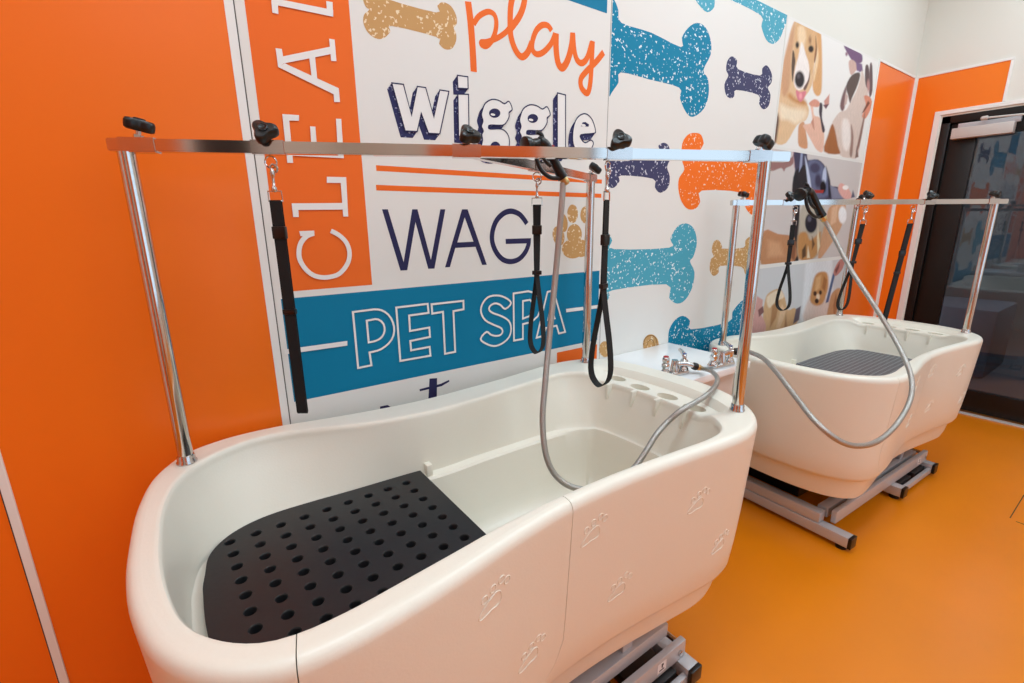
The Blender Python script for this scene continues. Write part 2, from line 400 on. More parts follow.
# wiggle: white faces with navy outline and slanted navy depth
q7, q8 = (380, 70, 8.533), (490, 80, 8.533)
def cv(L, cr): return [(cr[0]+x/cr[2], cr[1]+y/cr[2]) for x, y in L]
gsh = [(262, 300), (285, 245), (340, 212), (400, 220), (448, 248), (487, 228), (515, 295), (488, 322), (488, 360), (465, 405), (430, 432), (330, 430), (312, 446), (325, 464), (420, 464), (470, 500), (490, 560), (480, 640), (430, 690), (350, 705), (280, 680), (250, 620), (262, 560), (255, 510), (268, 480), (252, 440), (265, 395), (252, 345)]
g1 = [(x-325, y-46) for x, y in gsh]
faces = [cv([(100, 110), (200, 122), (270, 390), (318, 140), (390, 150), (460, 405), (510, 170), (588, 182), (510, 545), (415, 540), (352, 365), (318, 525), (215, 520)], q7),
         cv([(660, 45), (750, 58), (752, 160), (665, 155)], q7), cv([(665, 205), (755, 208), (760, 575), (672, 565)], q7),
         spline(cv(g1, q8), 3, True), spline(cv(gsh, q8), 3, True), cv([(575, 110), (645, 128), (645, 640), (575, 632)], q8),
         spline(cv([(712, 410), (740, 330), (790, 290), (835, 297), (875, 345), (900, 430), (885, 455), (775, 468), (782, 510), (815, 535), (860, 512), (882, 545), (845, 610), (785, 625), (730, 590), (706, 520)], q8), 3, True)]
sh = np.array([-4.6, 6.4])
kn, kf, ko = Ink(E1, None, 6e-6), Ink(E2), Ink(E3)
for f in faces:
    f = [np.array(p) for p in f]
    for i in range(len(f)):
        p, q = f[i], f[(i+1) % len(f)]
        if abs(np.cross(q-p, sh)) > .5: kn.fill([p, q, q+sh, p+sh])
    kf.fill(f); ko.stroke(f, 1.75, closed=True)
for cx_, cy_, rx, ry in ((40, 283, 48, 40), (365, 328, 45, 38), (45, 575, 44, 50), (370, 620, 44, 50)): ko.ell(cx_, cy_, rx, ry, q8)
ko.fill([(775, 395), (790, 362), (815, 358), (845, 380), (840, 398)], q8)
ex = Ink(E4)
for cx_, cy_ in ((25, 295), (350, 340), (797, 386)): ex.ell(cx_, cy_, 20, 10, q8, .2)
kn.put('lettering_depth', M['p_navy'], WG, 'navy speckled depth of the wiggle letters')
kf.put('lettering_faces', M['p_white'], WG, 'white faces of the wiggle letters')
ko.put('lettering_outlines', M['p_navyplain'], WG, 'navy outlines of the wiggle letters')
ex.put('lettering_highlight', M['p_white'], WG)
a = (370, 195, 8.533); g = (480, 195, 8.533)
k = Ink(E1)
k.fill([(102, 122), (152, 122), (287, 572), (360, 122), (405, 122), (520, 553), (600, 122), (643, 122), (550, 628), (497, 630), (388, 232), (318, 642), (260, 645)], a)
k.fill([(785, 122), (833, 122), (997, 595), (957, 597), (900, 442), (728, 452), (682, 615), (640, 618)], a, [[(808, 190), (883, 398), (745, 405)]])
k.stroke([(400, 245), (370, 200), (330, 160), (265, 138), (200, 158), (140, 220), (107, 310), (105, 400), (140, 490), (195, 550), (260, 568), (330, 548), (385, 490), (412, 425), (416, 385)], 4.7, g, sm=5)
k.fill([(218, 375), (436, 368), (430, 412), (220, 418)], g)
k.put('lettering', M['p_navyplain'], WG, 'navy WAG lettering')
k = Ink(E1)
k.ell(790, 160, 46, 80, g).ell(712, 238, 36, 78, g, -.1).ell(670, 350, 50, 84, g, -.2).ell(898, 170, 42, 72, g).ell(928, 370, 36, 80, g, .1).ell(805, 335, 64, 88, g).ell(790, 460, 92, 82, g).ell(860, 455, 70, 75, g)
k.put('paw_print', M['b_tan'], WG, 'tan paw print')
a = (340, 290, 8.533); g = (450, 270, 6.381); e = (240, 260, 4.267)
k = Ink(E2); W_ = 2.6
k.stroke([(110, 188), (290, 165), (325, 166), (355, 173), (385, 188), (412, 210), (435, 240), (451, 275), (461, 312), (463, 348), (456, 388), (440, 424), (416, 455), (387, 481), (352, 504), (318, 518), (252, 533), (268, 642), (155, 665)], W_, a, True)
k.stroke([(228, 262), (300, 248), (328, 252), (352, 266), (371, 290), (380, 318), (381, 346), (374, 372), (360, 397), (340, 416), (314, 430), (290, 438), (245, 447)], W_, a, True)
k.stroke([(480, 150), (748, 118), (756, 195), (590, 218), (597, 350), (762, 320), (768, 400), (600, 435), (607, 515), (765, 485), (772, 560), (515, 605)], W_, a, True)
k.stroke([(431.6, 304.3), (463.4, 300.8), (463.6, 309.2), (453.4, 311.2), (455.2, 351.8), (445, 353.8), (443, 311.8), (432.2, 313.6)], W_, (0, 0, 1), True)
k.stroke([(390, 210), (350, 175), (295, 162), (240, 175), (205, 220), (198, 270), (225, 320), (280, 350), (325, 370), (335, 395), (320, 415), (290, 420), (260, 412), (232, 395), (195, 440), (230, 470), (280, 485), (330, 470), (375, 430), (390, 375), (375, 325), (330, 295), (275, 275), (250, 255), (255, 230), (285, 213), (320, 222), (352, 248)], 2.5, g, True, sm=3)
k.stroke([(405, 150), (500, 135), (545, 148), (575, 185), (580, 240), (560, 295), (520, 332), (465, 345), (465, 440), (408, 450)], 2.4, g, True)
k.stroke([(465, 198), (510, 190), (532, 215), (530, 260), (505, 295), (465, 310)], 2.4, g, True)
k.stroke([(622, 140), (660, 130), (735, 395), (695, 405), (680, 355), (612, 370), (600, 420), (552, 432)], 2.4, g, True)
k.stroke([(642, 235), (668, 308), (625, 318)], 2.4, g, True)
k.fill([(190, 382), (458, 345), (458, 365), (190, 403)], e).fill([(740, 248), (950, 222), (950, 243), (742, 270)], g)
k.put('lettering', M['p_white'], WG, 'white outlined PET SPA lettering with a dash at each end')
a = (380, 340, 3.938)
Ink(E1).fill([(195, 152), (225, 150), (222, 330), (185, 330)], a).fill([(155, 194), (240, 172), (272, 157), (273, 164), (242, 182), (157, 202)], a).fill([(0, 262), (30, 256), (40, 262), (30, 330), (0, 330)], a).put('lettering', M['p_navyplain'], WG, 'top of a navy handwritten letter t above the tub rim')

# -- bone panel
c1, c2, c3, c4 = (600, 0, 5.69), (680, 0, 5.69), (600, 120, 6.381), (600, 215, 5.056)
CB = (XS2+.003, XS3-.006, .2, ZTOP-.001)
def bone(pts, cr, m, label): Ink(E1, CB).fill(pts, cr, sm=3).put('bone_print', m, BP, label)
Ink(E1, CB).fill([(30, -70), (84, 5), (105, 60), (122, 130), (290, 185), (460, 268), (466, 215), (500, 160), (550, 130), (600, 155), (630, 230), (630, 310), (588, 400), (615, 450), (618, 540), (590, 620), (530, 665), (490, 640), (455, 560), (450, 498), (280, 452), (118, 412), (105, 470), (66, 528), (30, 590), (-20, 560), (-40, 250), (-20, -50)], c1, sm=3).put('bone_print', M['b_teal'], BP, 'large teal bone print beside the play lettering')
Ink(E1, CB).fill([(85, -20), (110, 30), (155, 70), (195, 40), (205, -20), (290, 0), (460, 88), (463, 150), (490, 225), (530, 250), (570, 215), (600, 140), (640, 80), (620, 0), (500, -80), (300, -140), (100, -120)], c2, sm=3).put('bone_print', M['b_light'], BP, 'light teal bone print cut off by the panel top')
bone([(263, 400), (268, 350), (295, 320), (325, 345), (330, 393), (455, 430), (468, 390), (495, 372), (522, 420), (520, 470), (500, 500), (515, 540), (505, 600), (475, 622), (450, 590), (445, 540), (320, 512), (310, 545), (290, 560), (262, 540), (253, 480), (275, 430)], c2, M['b_navy'], 'small navy bone print near the dog photograph')
Ink(E1, CB).fill([(-20, 130), (30, 150), (70, 190), (120, 205), (370, 222), (372, 165), (410, 145), (440, 170), (450, 240), (428, 300), (445, 360), (435, 430), (385, 465), (350, 430), (338, 375), (135, 354), (125, 390), (92, 430), (60, 430), (20, 400), (-30, 300)], c3, sm=3).put('bone_print', M['b_navy'], BP, 'navy bone print behind the rail')
Ink(E1, CB).fill([(525, 150), (560, 95), (605, 82), (645, 95), (662, 150), (665, 205), (980, 235), (990, 190), (1030, 170), (1060, 220), (1050, 330), (1030, 380), (1045, 440), (1030, 550), (1000, 605), (960, 600), (925, 550), (910, 465), (650, 450), (640, 520), (610, 565), (560, 568), (520, 520), (500, 440), (505, 370), (538, 315), (522, 250)], c3, sm=3).put('bone_print', M['b_orange'], BP, 'large orange bone print behind the rail')
Ink(E1, CB).fill([(-20, 60), (20, 62), (45, 95), (62, 130), (68, 172), (350, 165), (355, 120), (390, 60), (435, 42), (475, 70), (490, 140), (472, 210), (455, 235), (478, 290), (465, 370), (430, 430), (390, 448), (350, 420), (335, 350), (65, 380), (50, 410), (20, 450), (-30, 440), (-50, 250)], c4, sm=3).put('bone_print', M['b_light'], BP, 'large light teal bone print above the counter')
bone([(565, 180), (575, 135), (600, 127), (618, 160), (620, 170), (725, 165), (735, 130), (760, 110), (785, 140), (782, 200), (770, 230), (770, 290), (735, 300), (715, 262), (608, 258), (600, 290), (575, 308), (555, 280), (560, 225), (575, 210)], c4, M['b_tan'], 'small tan bone print')
bone([(345, 640), (350, 580), (380, 530), (420, 510), (455, 535), (462, 578), (650, 540), (670, 490), (710, 440), (740, 430), (770, 460), (770, 560), (760, 640), (700, 700), (500, 740), (345, 720)], c4, M['b_teal'], 'dark teal bone print behind the counter')
k = Ink(E1).ell(257, 655, 40, 52, c4).ell(25, 678, 30, 40, c4); k.put('bone_print', M['b_tan'], BP, 'end of a tan bone print at the counter')
k = Ink(E2).stroke([(222, 660), (226, 630), (245, 612), (270, 612), (285, 630), (288, 660)], 1.0, c4, sm=4).stroke([(238, 660), (245, 638), (262, 630), (272, 645), (274, 660)], .8, c4, sm=4); k.put('bone_outline', M['ring'], BP)

# -- dog photographs (flat colour prints)
def photo(name, x0, x1, z0, z1, bg, shapes, label, nx, nz, d=E1, noise=.018):
    gx, gz = np.meshgrid(np.linspace(x0, x1, nx), np.linspace(z0, z1, nz))
    P = np.stack([gx.ravel(), np.full(gx.size, YP-d), gz.ravel()], 1); px = proj(P)
    C = np.tile(np.array(lin(bg)), (len(P), 1)); rng = np.random.RandomState(3)
    G = rng.rand(400, 400)
    def vn(u, v):
        u0, v0 = np.floor(u).astype(int), np.floor(v).astype(int); fu, fv = u-u0, v-v0; g_ = lambda a_, b_: G[a_ % 400, b_ % 400]
        return (g_(u0, v0)*(1-fu)+g_(u0+1, v0)*fu)*(1-fv)+(g_(u0, v0+1)*(1-fu)+g_(u0+1, v0+1)*fu)*fv
    wob = px[:, 0]+2*np.sin(px[:, 1]*.13)
    furry = (.6*vn(wob*1.1, px[:, 1]*.32)+.4*vn(wob*2.1+50, px[:, 1]*.7))[:, None]
    for s in shapes:
        col, soft = np.array(lin(s[0])), s[1]
        if s[2] == 'e':
            cx_, cy_, rx, ry = s[3]; q = np.hypot((px[:, 0]-cx_)/rx, (px[:, 1]-cy_)/ry); sd = (1-q)*min(rx, ry)
        else:
            L = np.array(s[2], float)
            if len(L) > 4: L = np.array(spline(list(L), 3, True))
            ins = np.zeros(len(P), bool); dist = np.full(len(P), 1e9)
            for i in range(len(L)):
                a_, b_ = L[i-1], L[i]; ab = b_-a_
                t = np.clip(((px-a_)@ab)/max(ab@ab, 1e-9), 0, 1); dist = np.minimum(dist, np.hypot(*(px-a_-t[:, None]*ab).T))
                cr = (a_[1] > px[:, 1]) != (b_[1] > px[:, 1])
                with np.errstate(divide='ignore', invalid='ignore'):
                    ins ^= cr & (px[:, 0] < (b_[0]-a_[0])*(px[:, 1]-a_[1])/(b_[1]-a_[1])+a_[0])
            sd = np.where(ins, dist, -dist)
        w_ = np.clip(sd/soft+.5, 0, 1)[:, None]
        n_ = 1+.13*(furry-.5)+noise*1.6*np.sin(px[:, 0:1]*2.3+px[:, 1:2]*.55+3*np.sin(px[:, 1:2]*.35))*rng.uniform(.3, 1, (len(P), 1))
        C = C*(1-w_)+np.clip(col*n_, 0, 1)*w_
    fc = [(j*nx+i, j*nx+i+1, (j+1)*nx+i+1, (j+1)*nx+i) for j in range(nz-1) for i in range(nx-1)]
    me = bpy.data.meshes.new(name); me.from_pydata(P.tolist(), [], fc)
    at = me.color_attributes.new('print', 'FLOAT_COLOR', 'POINT'); at.data.foreach_set('color', np.c_[C, np.ones(len(P))].astype(np.float32).ravel())
    m = bpy.data.materials.get('photo print')
    if m is None:
        m = bpy.data.materials.new('photo print'); m.use_nodes = True
        n = m.node_tree.nodes.new('ShaderNodeVertexColor'); n.layer_name = 'print'
        bs = m.node_tree.nodes['Principled BSDF']; bs.inputs['Roughness'].default_value = .55; bs.inputs['Specular IOR Level'].default_value = .18
        m.node_tree.links.new(n.outputs['Color'], bs.inputs['Base Color'])
    o = obj(name, me, m); o.parent = DP; o['label'] = label; return o
S = 1.2
sA = [((222, 186, 146), S, [(796, 20), (791, 30), (788, 45), (784, 60), (781, 80), (779, 100), (777, 120), (775, 142), (786, 143), (797, 125), (806, 120), (809, 110), (806, 102), (803, 100), (812, 85), (815, 60), (821, 36), (818, 29.5), (806, 24.5)]),
      ((204, 156, 120), 3, [(795, 22), (790, 35), (786, 50), (783, 65), (781, 88), (785, 97), (790, 85), (791, 60), (794, 40)]),
      ((238, 218, 190), 5, [(780, 104), (790, 108), (805, 110), (805, 118), (796, 124), (788, 120), (780, 118)]),
      ((198, 138, 84), 4, [(788, 97), (796, 103), (806, 105), (804, 99), (796, 99), (790, 93)]),
      ((92, 72, 62), 1, [(793, 50), (795.5, 58), (794, 72), (792.5, 82), (791.5, 70), (792, 58)]),
      ((216, 172, 126), 2, [(797, 23), (816, 30), (818, 45), (814, 60), (811, 75), (806, 62), (796, 60), (795, 45)]),
      ((236, 206, 168), 3, [(798, 28), (804, 27), (806, 38), (803, 50), (799, 48)]),
      ((240, 230, 224), 1.5, [(802, 42), (806, 55), (809, 65), (809, 80), (804, 88), (798, 90), (794, 84), (795, 70), (798, 58), (800, 48)]),
      ((216, 164, 112), 1.5, [(817, 31), (821, 35), (822, 55), (822, 80), (821, 93), (817, 96), (813, 90), (813, 78), (816, 60), (818, 45)]),
      ((236, 206, 164), 1.5, [(817.5, 48), (818.5, 60), (814.5, 80), (813.5, 78), (815.5, 62)]),
      ((140, 92, 60), 1.2, [(815.5, 36), (817, 50), (815, 62), (814, 60), (815.5, 48)]),
      ((54, 40, 36), 1.4, 'e', (797.3, 45, 1.7, 3.2)), ((48, 36, 34), 1.5, 'e', (811, 49, 2.6, 3.4)), ((150, 106, 76), 2, 'e', (810, 40, 1.2, 3.5)),
      ((46, 40, 44), 1.6, 'e', (799.6, 79.5, 4.8, 8.4)), ((92, 86, 92), 2, 'e', (798.6, 76, 1.6, 2.2)),
      ((112, 84, 74), 1, [(810, 70), (809.5, 80), (805.5, 90), (803.5, 88), (808, 80)]),
      ((214, 126, 138), 1.2, [(796, 90), (800, 92), (806, 91), (805, 96), (801, 102), (797, 98)]), ((236, 160, 166), 1.4, 'e', (800.5, 96, 1.5, 3)),
      ((106, 80, 68), 2, [(776, 112), (779, 118), (778, 130), (776, 142), (773.5, 142)]),
      ((206, 150, 112), 1.2, [(799, 125), (804, 122), (806, 132), (807.5, 148), (799, 146), (798, 135)]),
      ((228, 182, 160), 1.2, [(810, 103), (813, 105), (814, 115), (820, 118), (824, 130), (823, 151), (817, 150), (812, 142), (806, 131), (803, 125), (811, 123), (812, 116)]),
      ((214, 150, 128), 1.2, [(809, 103), (815, 99), (820, 103), (818, 107), (811, 106)]), ((196, 138, 118), 1.2, [(811, 122), (813.5, 118), (814.5, 130), (813, 128)]),
      ((66, 56, 66), 1, [(820, 103), (822.5, 105), (822, 118), (825, 130), (822.5, 132), (820.5, 120), (819, 112)]),
      ((204, 146, 132), 1.2, [(824, 101), (829.5, 94), (829, 104), (825, 108)]), ((110, 74, 84), 1, [(823, 105), (829, 104), (826, 109)]),
      ((118, 88, 120), S, [(843.8, 44), (860.4, 52.2), (862, 62), (855, 63), (849.9, 57.5)]), ((150, 112, 128), S, 'e', (846.5, 54, 1.2, 2)),
      ((206, 170, 158), S, [(849, 61), (853, 60), (858, 66), (855, 72), (851, 75), (849, 68)]),
      ((124, 96, 130), S, [(856, 62), (862, 64), (863, 71), (857, 73)]), ((232, 226, 228), .8, 'e', (857.3, 71.8, 1.8, 1)),
      ((214, 194, 182), S, [(862, 70), (865, 80), (868, 95), (868, 110), (862, 128), (858, 156), (850, 158), (840, 155), (836, 140), (832, 125), (835, 118), (840, 112), (846, 110), (850, 103), (856, 92), (860, 80)]),
      ((94, 80, 76), S, [(852, 75), (860, 73), (858, 84), (852, 98), (850, 103), (848, 95), (846, 86)]),
      ((124, 94, 94), 1.5, [(846, 86), (842, 96), (840, 106), (842, 111), (844.5, 108), (846, 96)]), ((196, 170, 160), 1.2, [(845.5, 93), (848, 96), (846.5, 104), (844, 106)]),
      ((162, 102, 62), 1.6, [(832, 124), (835, 130), (838, 146), (839.5, 154), (824, 151.5), (828, 135)]),
      ((236, 224, 216), 3, [(842, 122), (848, 120), (851, 136), (848, 150), (843, 146)]),
      ((98, 80, 82), 1, [(865.5, 66), (868.5, 66), (869.5, 78), (867, 88), (865, 80)]), ((104, 84, 86), 1, [(870, 64), (872.3, 66), (872.5, 90), (869.5, 97), (869, 82)]), ((190, 140, 134), 1.2, 'e', (868.3, 86, 1.4, 6)),
      ((216, 140, 114), 1.2, [(864, 96), (870, 97), (872, 105), (866, 118), (862, 116), (866, 106)]), ((120, 72, 58), 1, [(868, 101), (870, 103), (864, 112), (862, 113)]),
      ((150, 120, 110), 1.4, [(851, 124), (853.5, 136), (852, 156), (849.5, 154), (851, 140)]), ((142, 108, 98), 1.2, [(865, 112), (861, 128), (857.5, 144), (856, 152), (859.5, 146), (863.5, 126)]), ((128, 100, 92), 1.2, [(857, 146), (858.5, 157), (855, 158)])]
photo('photo_print', XS3+.012, XS4-.012, Z(776, 146), ZTOP-.012, (234, 230, 225), sA, 'photograph of a beagle puppy beside a second dog in a purple cap', 230, 150)
sB = [((152, 112, 108), S, [(772, 161), (784, 160), (792, 157), (794, 150), (797, 150), (793, 164), (786, 168), (784, 171.5), (781, 168), (771, 171)]), ((196, 160, 162), 1.2, [(793, 152), (798, 150), (797, 166), (794, 168)]),
      ((70, 66, 88), S, [(794, 150), (806, 150), (808, 160), (818, 159.5), (826, 168), (830, 185), (838, 187), (846, 195), (846, 199), (800, 199), (793, 192), (795, 170)]),
      ((44, 40, 44), S, [(795, 172), (806, 165), (808, 182), (806, 198), (800, 202), (800, 240), (797, 270), (792, 262), (793, 205), (792, 190)]),
      ((104, 108, 136), 3, [(808, 162), (818, 161), (825, 170), (829, 195), (812, 197), (809, 180)]), ((72, 68, 92), 2.5, 'e', (815, 168, 5, 5)), ((64, 60, 82), 2, 'e', (818, 181, 3, 7)),
      ((196, 204, 224), 1.3, [(805, 156), (809, 172), (811.5, 190), (809, 192), (806.5, 172)]), ((186, 194, 216), 1.2, [(823, 172), (825.5, 167), (826.5, 178), (824, 188), (822, 184)]), ((150, 156, 184), 1.2, [(801, 150), (803, 150), (802, 166), (799, 172)]),
      ((24, 22, 28), 1.5, 'e', (823, 187, 3, 6.5)), ((40, 38, 52), 1.2, [(826, 166), (830, 180), (831, 196), (828.5, 196), (828, 178)]), ((170, 54, 48), 1, [(814, 190), (824, 190), (823, 193), (815, 193)]),
      ((134, 134, 154), 1.5, [(830, 185), (840, 190), (846, 198), (832, 199)]), ((226, 172, 162), 1.2, [(838, 188), (841, 183), (848, 188), (852, 197), (845, 199), (840, 194)]), ((244, 236, 232), 1, 'e', (845.5, 187.5, 3, 2.3)), ((96, 96, 118), 1, [(853, 190), (855, 197), (851, 198)]),
      ((186, 176, 160), 2, [(803, 205), (822, 203), (826, 225), (822, 250), (812, 259), (800, 258), (797, 250), (799, 225)]),
      ((206, 158, 122), S, [(829, 208), (838, 203), (846, 204), (842, 225), (835, 238), (822, 257), (818, 257), (822, 235), (826, 220)]), ((226, 184, 150), 2, [(832, 208), (838, 205), (836, 222), (830, 226)]), ((242, 240, 240), 1.3, 'e', (842.5, 215, 4, 8.5)),
      ((190, 138, 86), 2.5, [(798, 236), (806, 232), (810, 240), (816, 236), (821, 232), (819, 250), (812, 259), (799, 259)]), ((92, 66, 46), 1.6, [(802, 250), (806, 244), (806, 256), (802, 259)]), ((110, 80, 56), 1.5, [(812, 236), (815, 244), (812, 250)]), ((228, 214, 188), 1.2, [(808, 246), (810, 258), (807, 258)]), ((226, 212, 180), 1.2, [(818, 226), (820, 246), (817.5, 254), (817, 238)]),
      ((38, 36, 46), 1.4, 'e', (811, 223, 6, 10)), ((96, 96, 112), 1.5, 'e', (809.5, 219, 1.8, 2.6)),
      ((190, 136, 98), S, [(764, 231), (778, 234), (792, 236), (795, 242), (794, 261.5), (761, 264)]), ((208, 158, 120), 5, [(768, 240), (780, 243), (784, 256), (768, 257)]), ((138, 88, 62), 2, [(790, 238), (796, 242), (795, 262), (791, 258)])]
photo('photo_print', X(773, 147)-.004, XS4-.012, Z(805, 260), Z(776, 149), (206, 197, 193), sB, 'photograph of a wet black dog being washed', 200, 190)
sC = [((228, 228, 230), 3, [(806, 262), (832, 258), (834, 330), (800, 330)]), ((224, 204, 194), 3, [(808, 300), (813, 296), (830, 300), (834, 322), (804, 322)]),
      ((206, 166, 124), S, [(765, 300), (770, 292), (780, 289), (785, 298), (788, 310), (795, 308), (799, 318), (790, 330), (770, 336), (763, 322)]), ((228, 208, 182), 1.6, [(767, 297), (779, 290), (784, 297), (775, 302), (769, 308)]), ((170, 124, 84), 1.5, [(772, 306), (780, 300), (776, 318), (770, 328)]), ((220, 186, 150), 1.5, [(782, 304), (786, 312), (780, 328), (776, 328)]), ((160, 116, 82), 1.4, [(786, 312), (787, 328), (784, 330)]),
      ((204, 154, 146), 1.2, [(757, 296), (763, 300), (762, 310), (754, 315)]), ((206, 156, 148), 1.2, [(754, 314), (760, 313), (766, 326), (762, 335), (751, 335)]), ((130, 86, 84), 1, [(758, 310), (763, 306), (764, 312), (759, 317)]), ((100, 86, 96), S, [(796, 309), (801, 306), (799, 320), (793, 324)]),
      ((202, 146, 94), 2, [(815, 276), (820, 272), (827, 273), (828.5, 285), (826, 296), (822, 304), (815, 305.5), (810, 300), (812, 287)]), ((222, 176, 126), 2, [(816, 278), (821, 275), (820, 288), (815, 292)]), ((168, 112, 68), 1.5, [(824, 276), (827, 280), (825, 292), (822, 288)]),
      ((70, 48, 40), 1, 'e', (815, 293.5, 1.6, 2.4)), ((70, 48, 40), 1, 'e', (820.5, 292.5, 1.4, 2.2)), ((236, 214, 188), 1.2, 'e', (818, 297, 1.8, 3)), ((52, 40, 38), 1, 'e', (816.8, 301, 1.9, 2.4)),
      ((200, 150, 108), 1.6, [(832, 293), (840, 288), (842, 300), (838, 320), (827, 320), (829, 304)]), ((172, 118, 80), 1.5, [(836, 292), (838, 306), (834, 318), (833, 306)]),
      ((86, 102, 140), 1, [(833, 273), (835, 275), (828.5, 302), (825.5, 303)]), ((190, 130, 120), 1, [(833.5, 272), (838, 262), (845, 256), (843, 268), (836, 276)]), ((130, 78, 74), 1, [(835, 270), (840, 262), (839, 268), (836, 274)])]
photo('photo_print', X(773, 147)-.004, XS4-.012, .62, Z(805, 263.5), (206, 205, 206), sC, 'photograph of two fluffy tan dogs being groomed', 200, 150)

# ------------------------------------------------------------------ the dog bath (front tub is the master)
ZR = .87
OUT = [(-.142, -.43), (-.136, -.29), (-.112, -.17), (-.06, -.085), (.01, -.048), (.09, -.036), (.18, -.042), (.27, -.06), (.36, -.075), (.45, -.087), (.55, -.093), (.65, -.089), (.75, -.081), (.87, -.070), (1.0, -.052), (1.1, -.040), (1.19, -.042), (1.28, -.068), (1.345, -.125), (1.38, -.22), (1.393, -.33), (1.395, -.45), (1.385, -.56), (1.352, -.66), (1.29, -.75), (1.205, -.806), (1.10, -.824), (.95, -.812), (.8, -.797), (.67, -.790), (.54, -.792), (.41, -.808), (.30, -.828), (.2, -.843), (.1, -.850), (.02, -.838), (-.05, -.79), (-.1, -.715), (-.128, -.62), (-.14, -.525)]
INN = [(-.094, -.43), (-.09, -.335), (-.068, -.235), (-.025, -.165), (.039, -.119), (.11, -.100), (.2, -.116), (.36, -.175), (.53, -.205), (.70, -.198), (.92, -.172), (1.04, -.160), (1.105, -.171), (1.156, -.215), (1.186, -.29), (1.198, -.38), (1.200, -.47), (1.193, -.56), (1.176, -.64), (1.145, -.715), (1.095, -.768), (1.02, -.782), (.91, -.774), (.78, -.763), (.66, -.757), (.52, -.757), (.40, -.765), (.3, -.777), (.205, -.788), (.127, -.796), (.06, -.795), (.01, -.778), (-.036, -.735), (-.066, -.68), (-.084, -.60), (-.093, -.515)]
N = 240
o_d = np.array(spline(OUT, 30, True)); i_d = np.array(spline(INN, 30, True))
seg = np.r_[0, np.cumsum(np.hypot(*np.diff(np.r_[o_d, o_d[:1]], axis=0).T))]
tt = np.linspace(0, seg[-1], N, endpoint=False)
oc = np.r_[o_d, o_d[:1]]
O = np.stack([np.interp(tt, seg, oc[:, 0]), np.interp(tt, seg, oc[:, 1])], 1)
cen = np.array([.62, -.46])
angi = np.unwrap(np.arctan2(i_d[:, 1]-cen[1], i_d[:, 0]-cen[0])); ango = np.arctan2(O[:, 1]-cen[1], O[:, 0]-cen[0])
sgn = np.sign(angi[-1]-angi[0]); aa = angi*sgn; base = aa[0]
aw = np.r_[aa-2*np.pi, aa, aa+2*np.pi]; iw = np.r_[i_d, i_d, i_d]
q = base+np.mod(ango*sgn-base, 2*np.pi)
I = np.stack([np.interp(q, aw, iw[:, 0]), np.interp(q, aw, iw[:, 1])], 1)
def normals(P):
    t = np.roll(P, -1, 0)-np.roll(P, 1, 0); n = np.stack([t[:, 1], -t[:, 0]], 1)/np.hypot(t[:, 0], t[:, 1])[:, None]
    if np.sum((P-cen)*n) < 0: n = -n
    for _ in range(3): n = (np.roll(n, 1, 0)+n+np.roll(n, -1, 0)); n /= np.hypot(n[:, 0], n[:, 1])[:, None]
    return n
NO, NI = normals(O), normals(I)
sstep = lambda x, a, b_: (lambda t: t*t*(3-2*t))(np.clip((x-a)/(b_-a), 0, 1))
OUTER = [(.300, .086), (.305, .078), (.33, .070), (.390, .058), (.402, .052), (.405, .045), (.411, .038), (.424, .032), (.50, .023), (.60, .015), (.70, .009), (.80, .003), (.838, .0006), (.848, .0002), (.852, .0004), (.8585, .002), (.8645, .0052), (.8685, .0105), (.870, .0165), (.8703, .0195)]
zs = np.array([a_[0] for a_ in OUTER]); ins = np.array([a_[1] for a_ in OUTER])
rings = [np.c_[O-NO*i_, np.full(N, z_)] for z_, i_ in OUTER]
Oe, Ie = O-NO*.0195, I+NI*.010
shelf = sstep(O[:, 0], 1.20, 1.30)*sstep(O[:, 1], -.77, -.70)*(1-sstep(O[:, 1], -.19, -.11))
for g_ in (.06, .15, .3, .42, .48, .54, .60, .75, .9, 1.0):
    z_ = .8705-.024*shelf*sstep(g_, .43, .55); rings.append(np.c_[Oe+(Ie-Oe)*g_, z_*np.ones(N)])
dz = .024*shelf
rings.append(np.c_[I+NI*.0075, .8704-dz]); rings.append(np.c_[I+NI*.003, .8688-dz]); rings.append(np.c_[I, .865-dz]); rings.append(np.c_[I-NI*.0016, .859-dz]); rings.append(np.c_[I-NI*.0022, (.853-dz)]); rings.append(np.c_[I-NI*.003, (.846-dz*.9)])
led = 1-sstep(I[:, 0], .95, 1.19)
rt = (1-led)*.030
_d = np.maximum(0, I[:, 1]-np.interp(I[:, 0], [-.094, -.085, -.076, -.05, -.02, .03, .08, .13, .5, 1.0, 1.1, 1.17, 1.21], [-.40, -.335, -.295, -.256, -.222, -.192, -.181, -.180, -.200, -.203, -.215, -.26, -.33]))*(I[:, 1] > -.42)
for _ in range(6): _d = .25*np.roll(_d, 1)+.5*_d+.25*np.roll(_d, -1)
DB = np.c_[np.zeros(N), _d]
for z_, i_, e_ in ((.80, .007, .3), (.75, .012, .6), (.71, .016, .9)): rings.append(np.c_[I-DB*e_-NI*(i_+rt*e_)[:, None], np.full(N, z_)])
rings.append(np.c_[I-DB-NI*(.019+rt*.95)[:, None], np.full(N, .692)]); rings.append(np.c_[I-DB-NI*(.021+rt+.004*led)[:, None], np.full(N, .688)])
rings.append(np.c_[I-DB-NI*(.024+rt*1.1+.016*led)[:, None], np.full(N, .686)]); rings.append(np.c_[I-DB-NI*(.026+rt*1.1+.020*led)[:, None], np.full(N, .680)])
for z_, i_ in ((.60, .060), (.54, .068), (.505, .078), (.485, .098), (.475, .125)): rings.append(np.c_[I-DB-NI*i_, np.full(N, z_)])
bm = B()
vr = [[bm.verts.new(p) for p in r_] for r_ in rings]
for a_, b_ in zip(vr, vr[1:]):
    for k_ in range(N): bm.faces.new((a_[k_], a_[(k_+1) % N], b_[(k_+1) % N], b_[k_]))
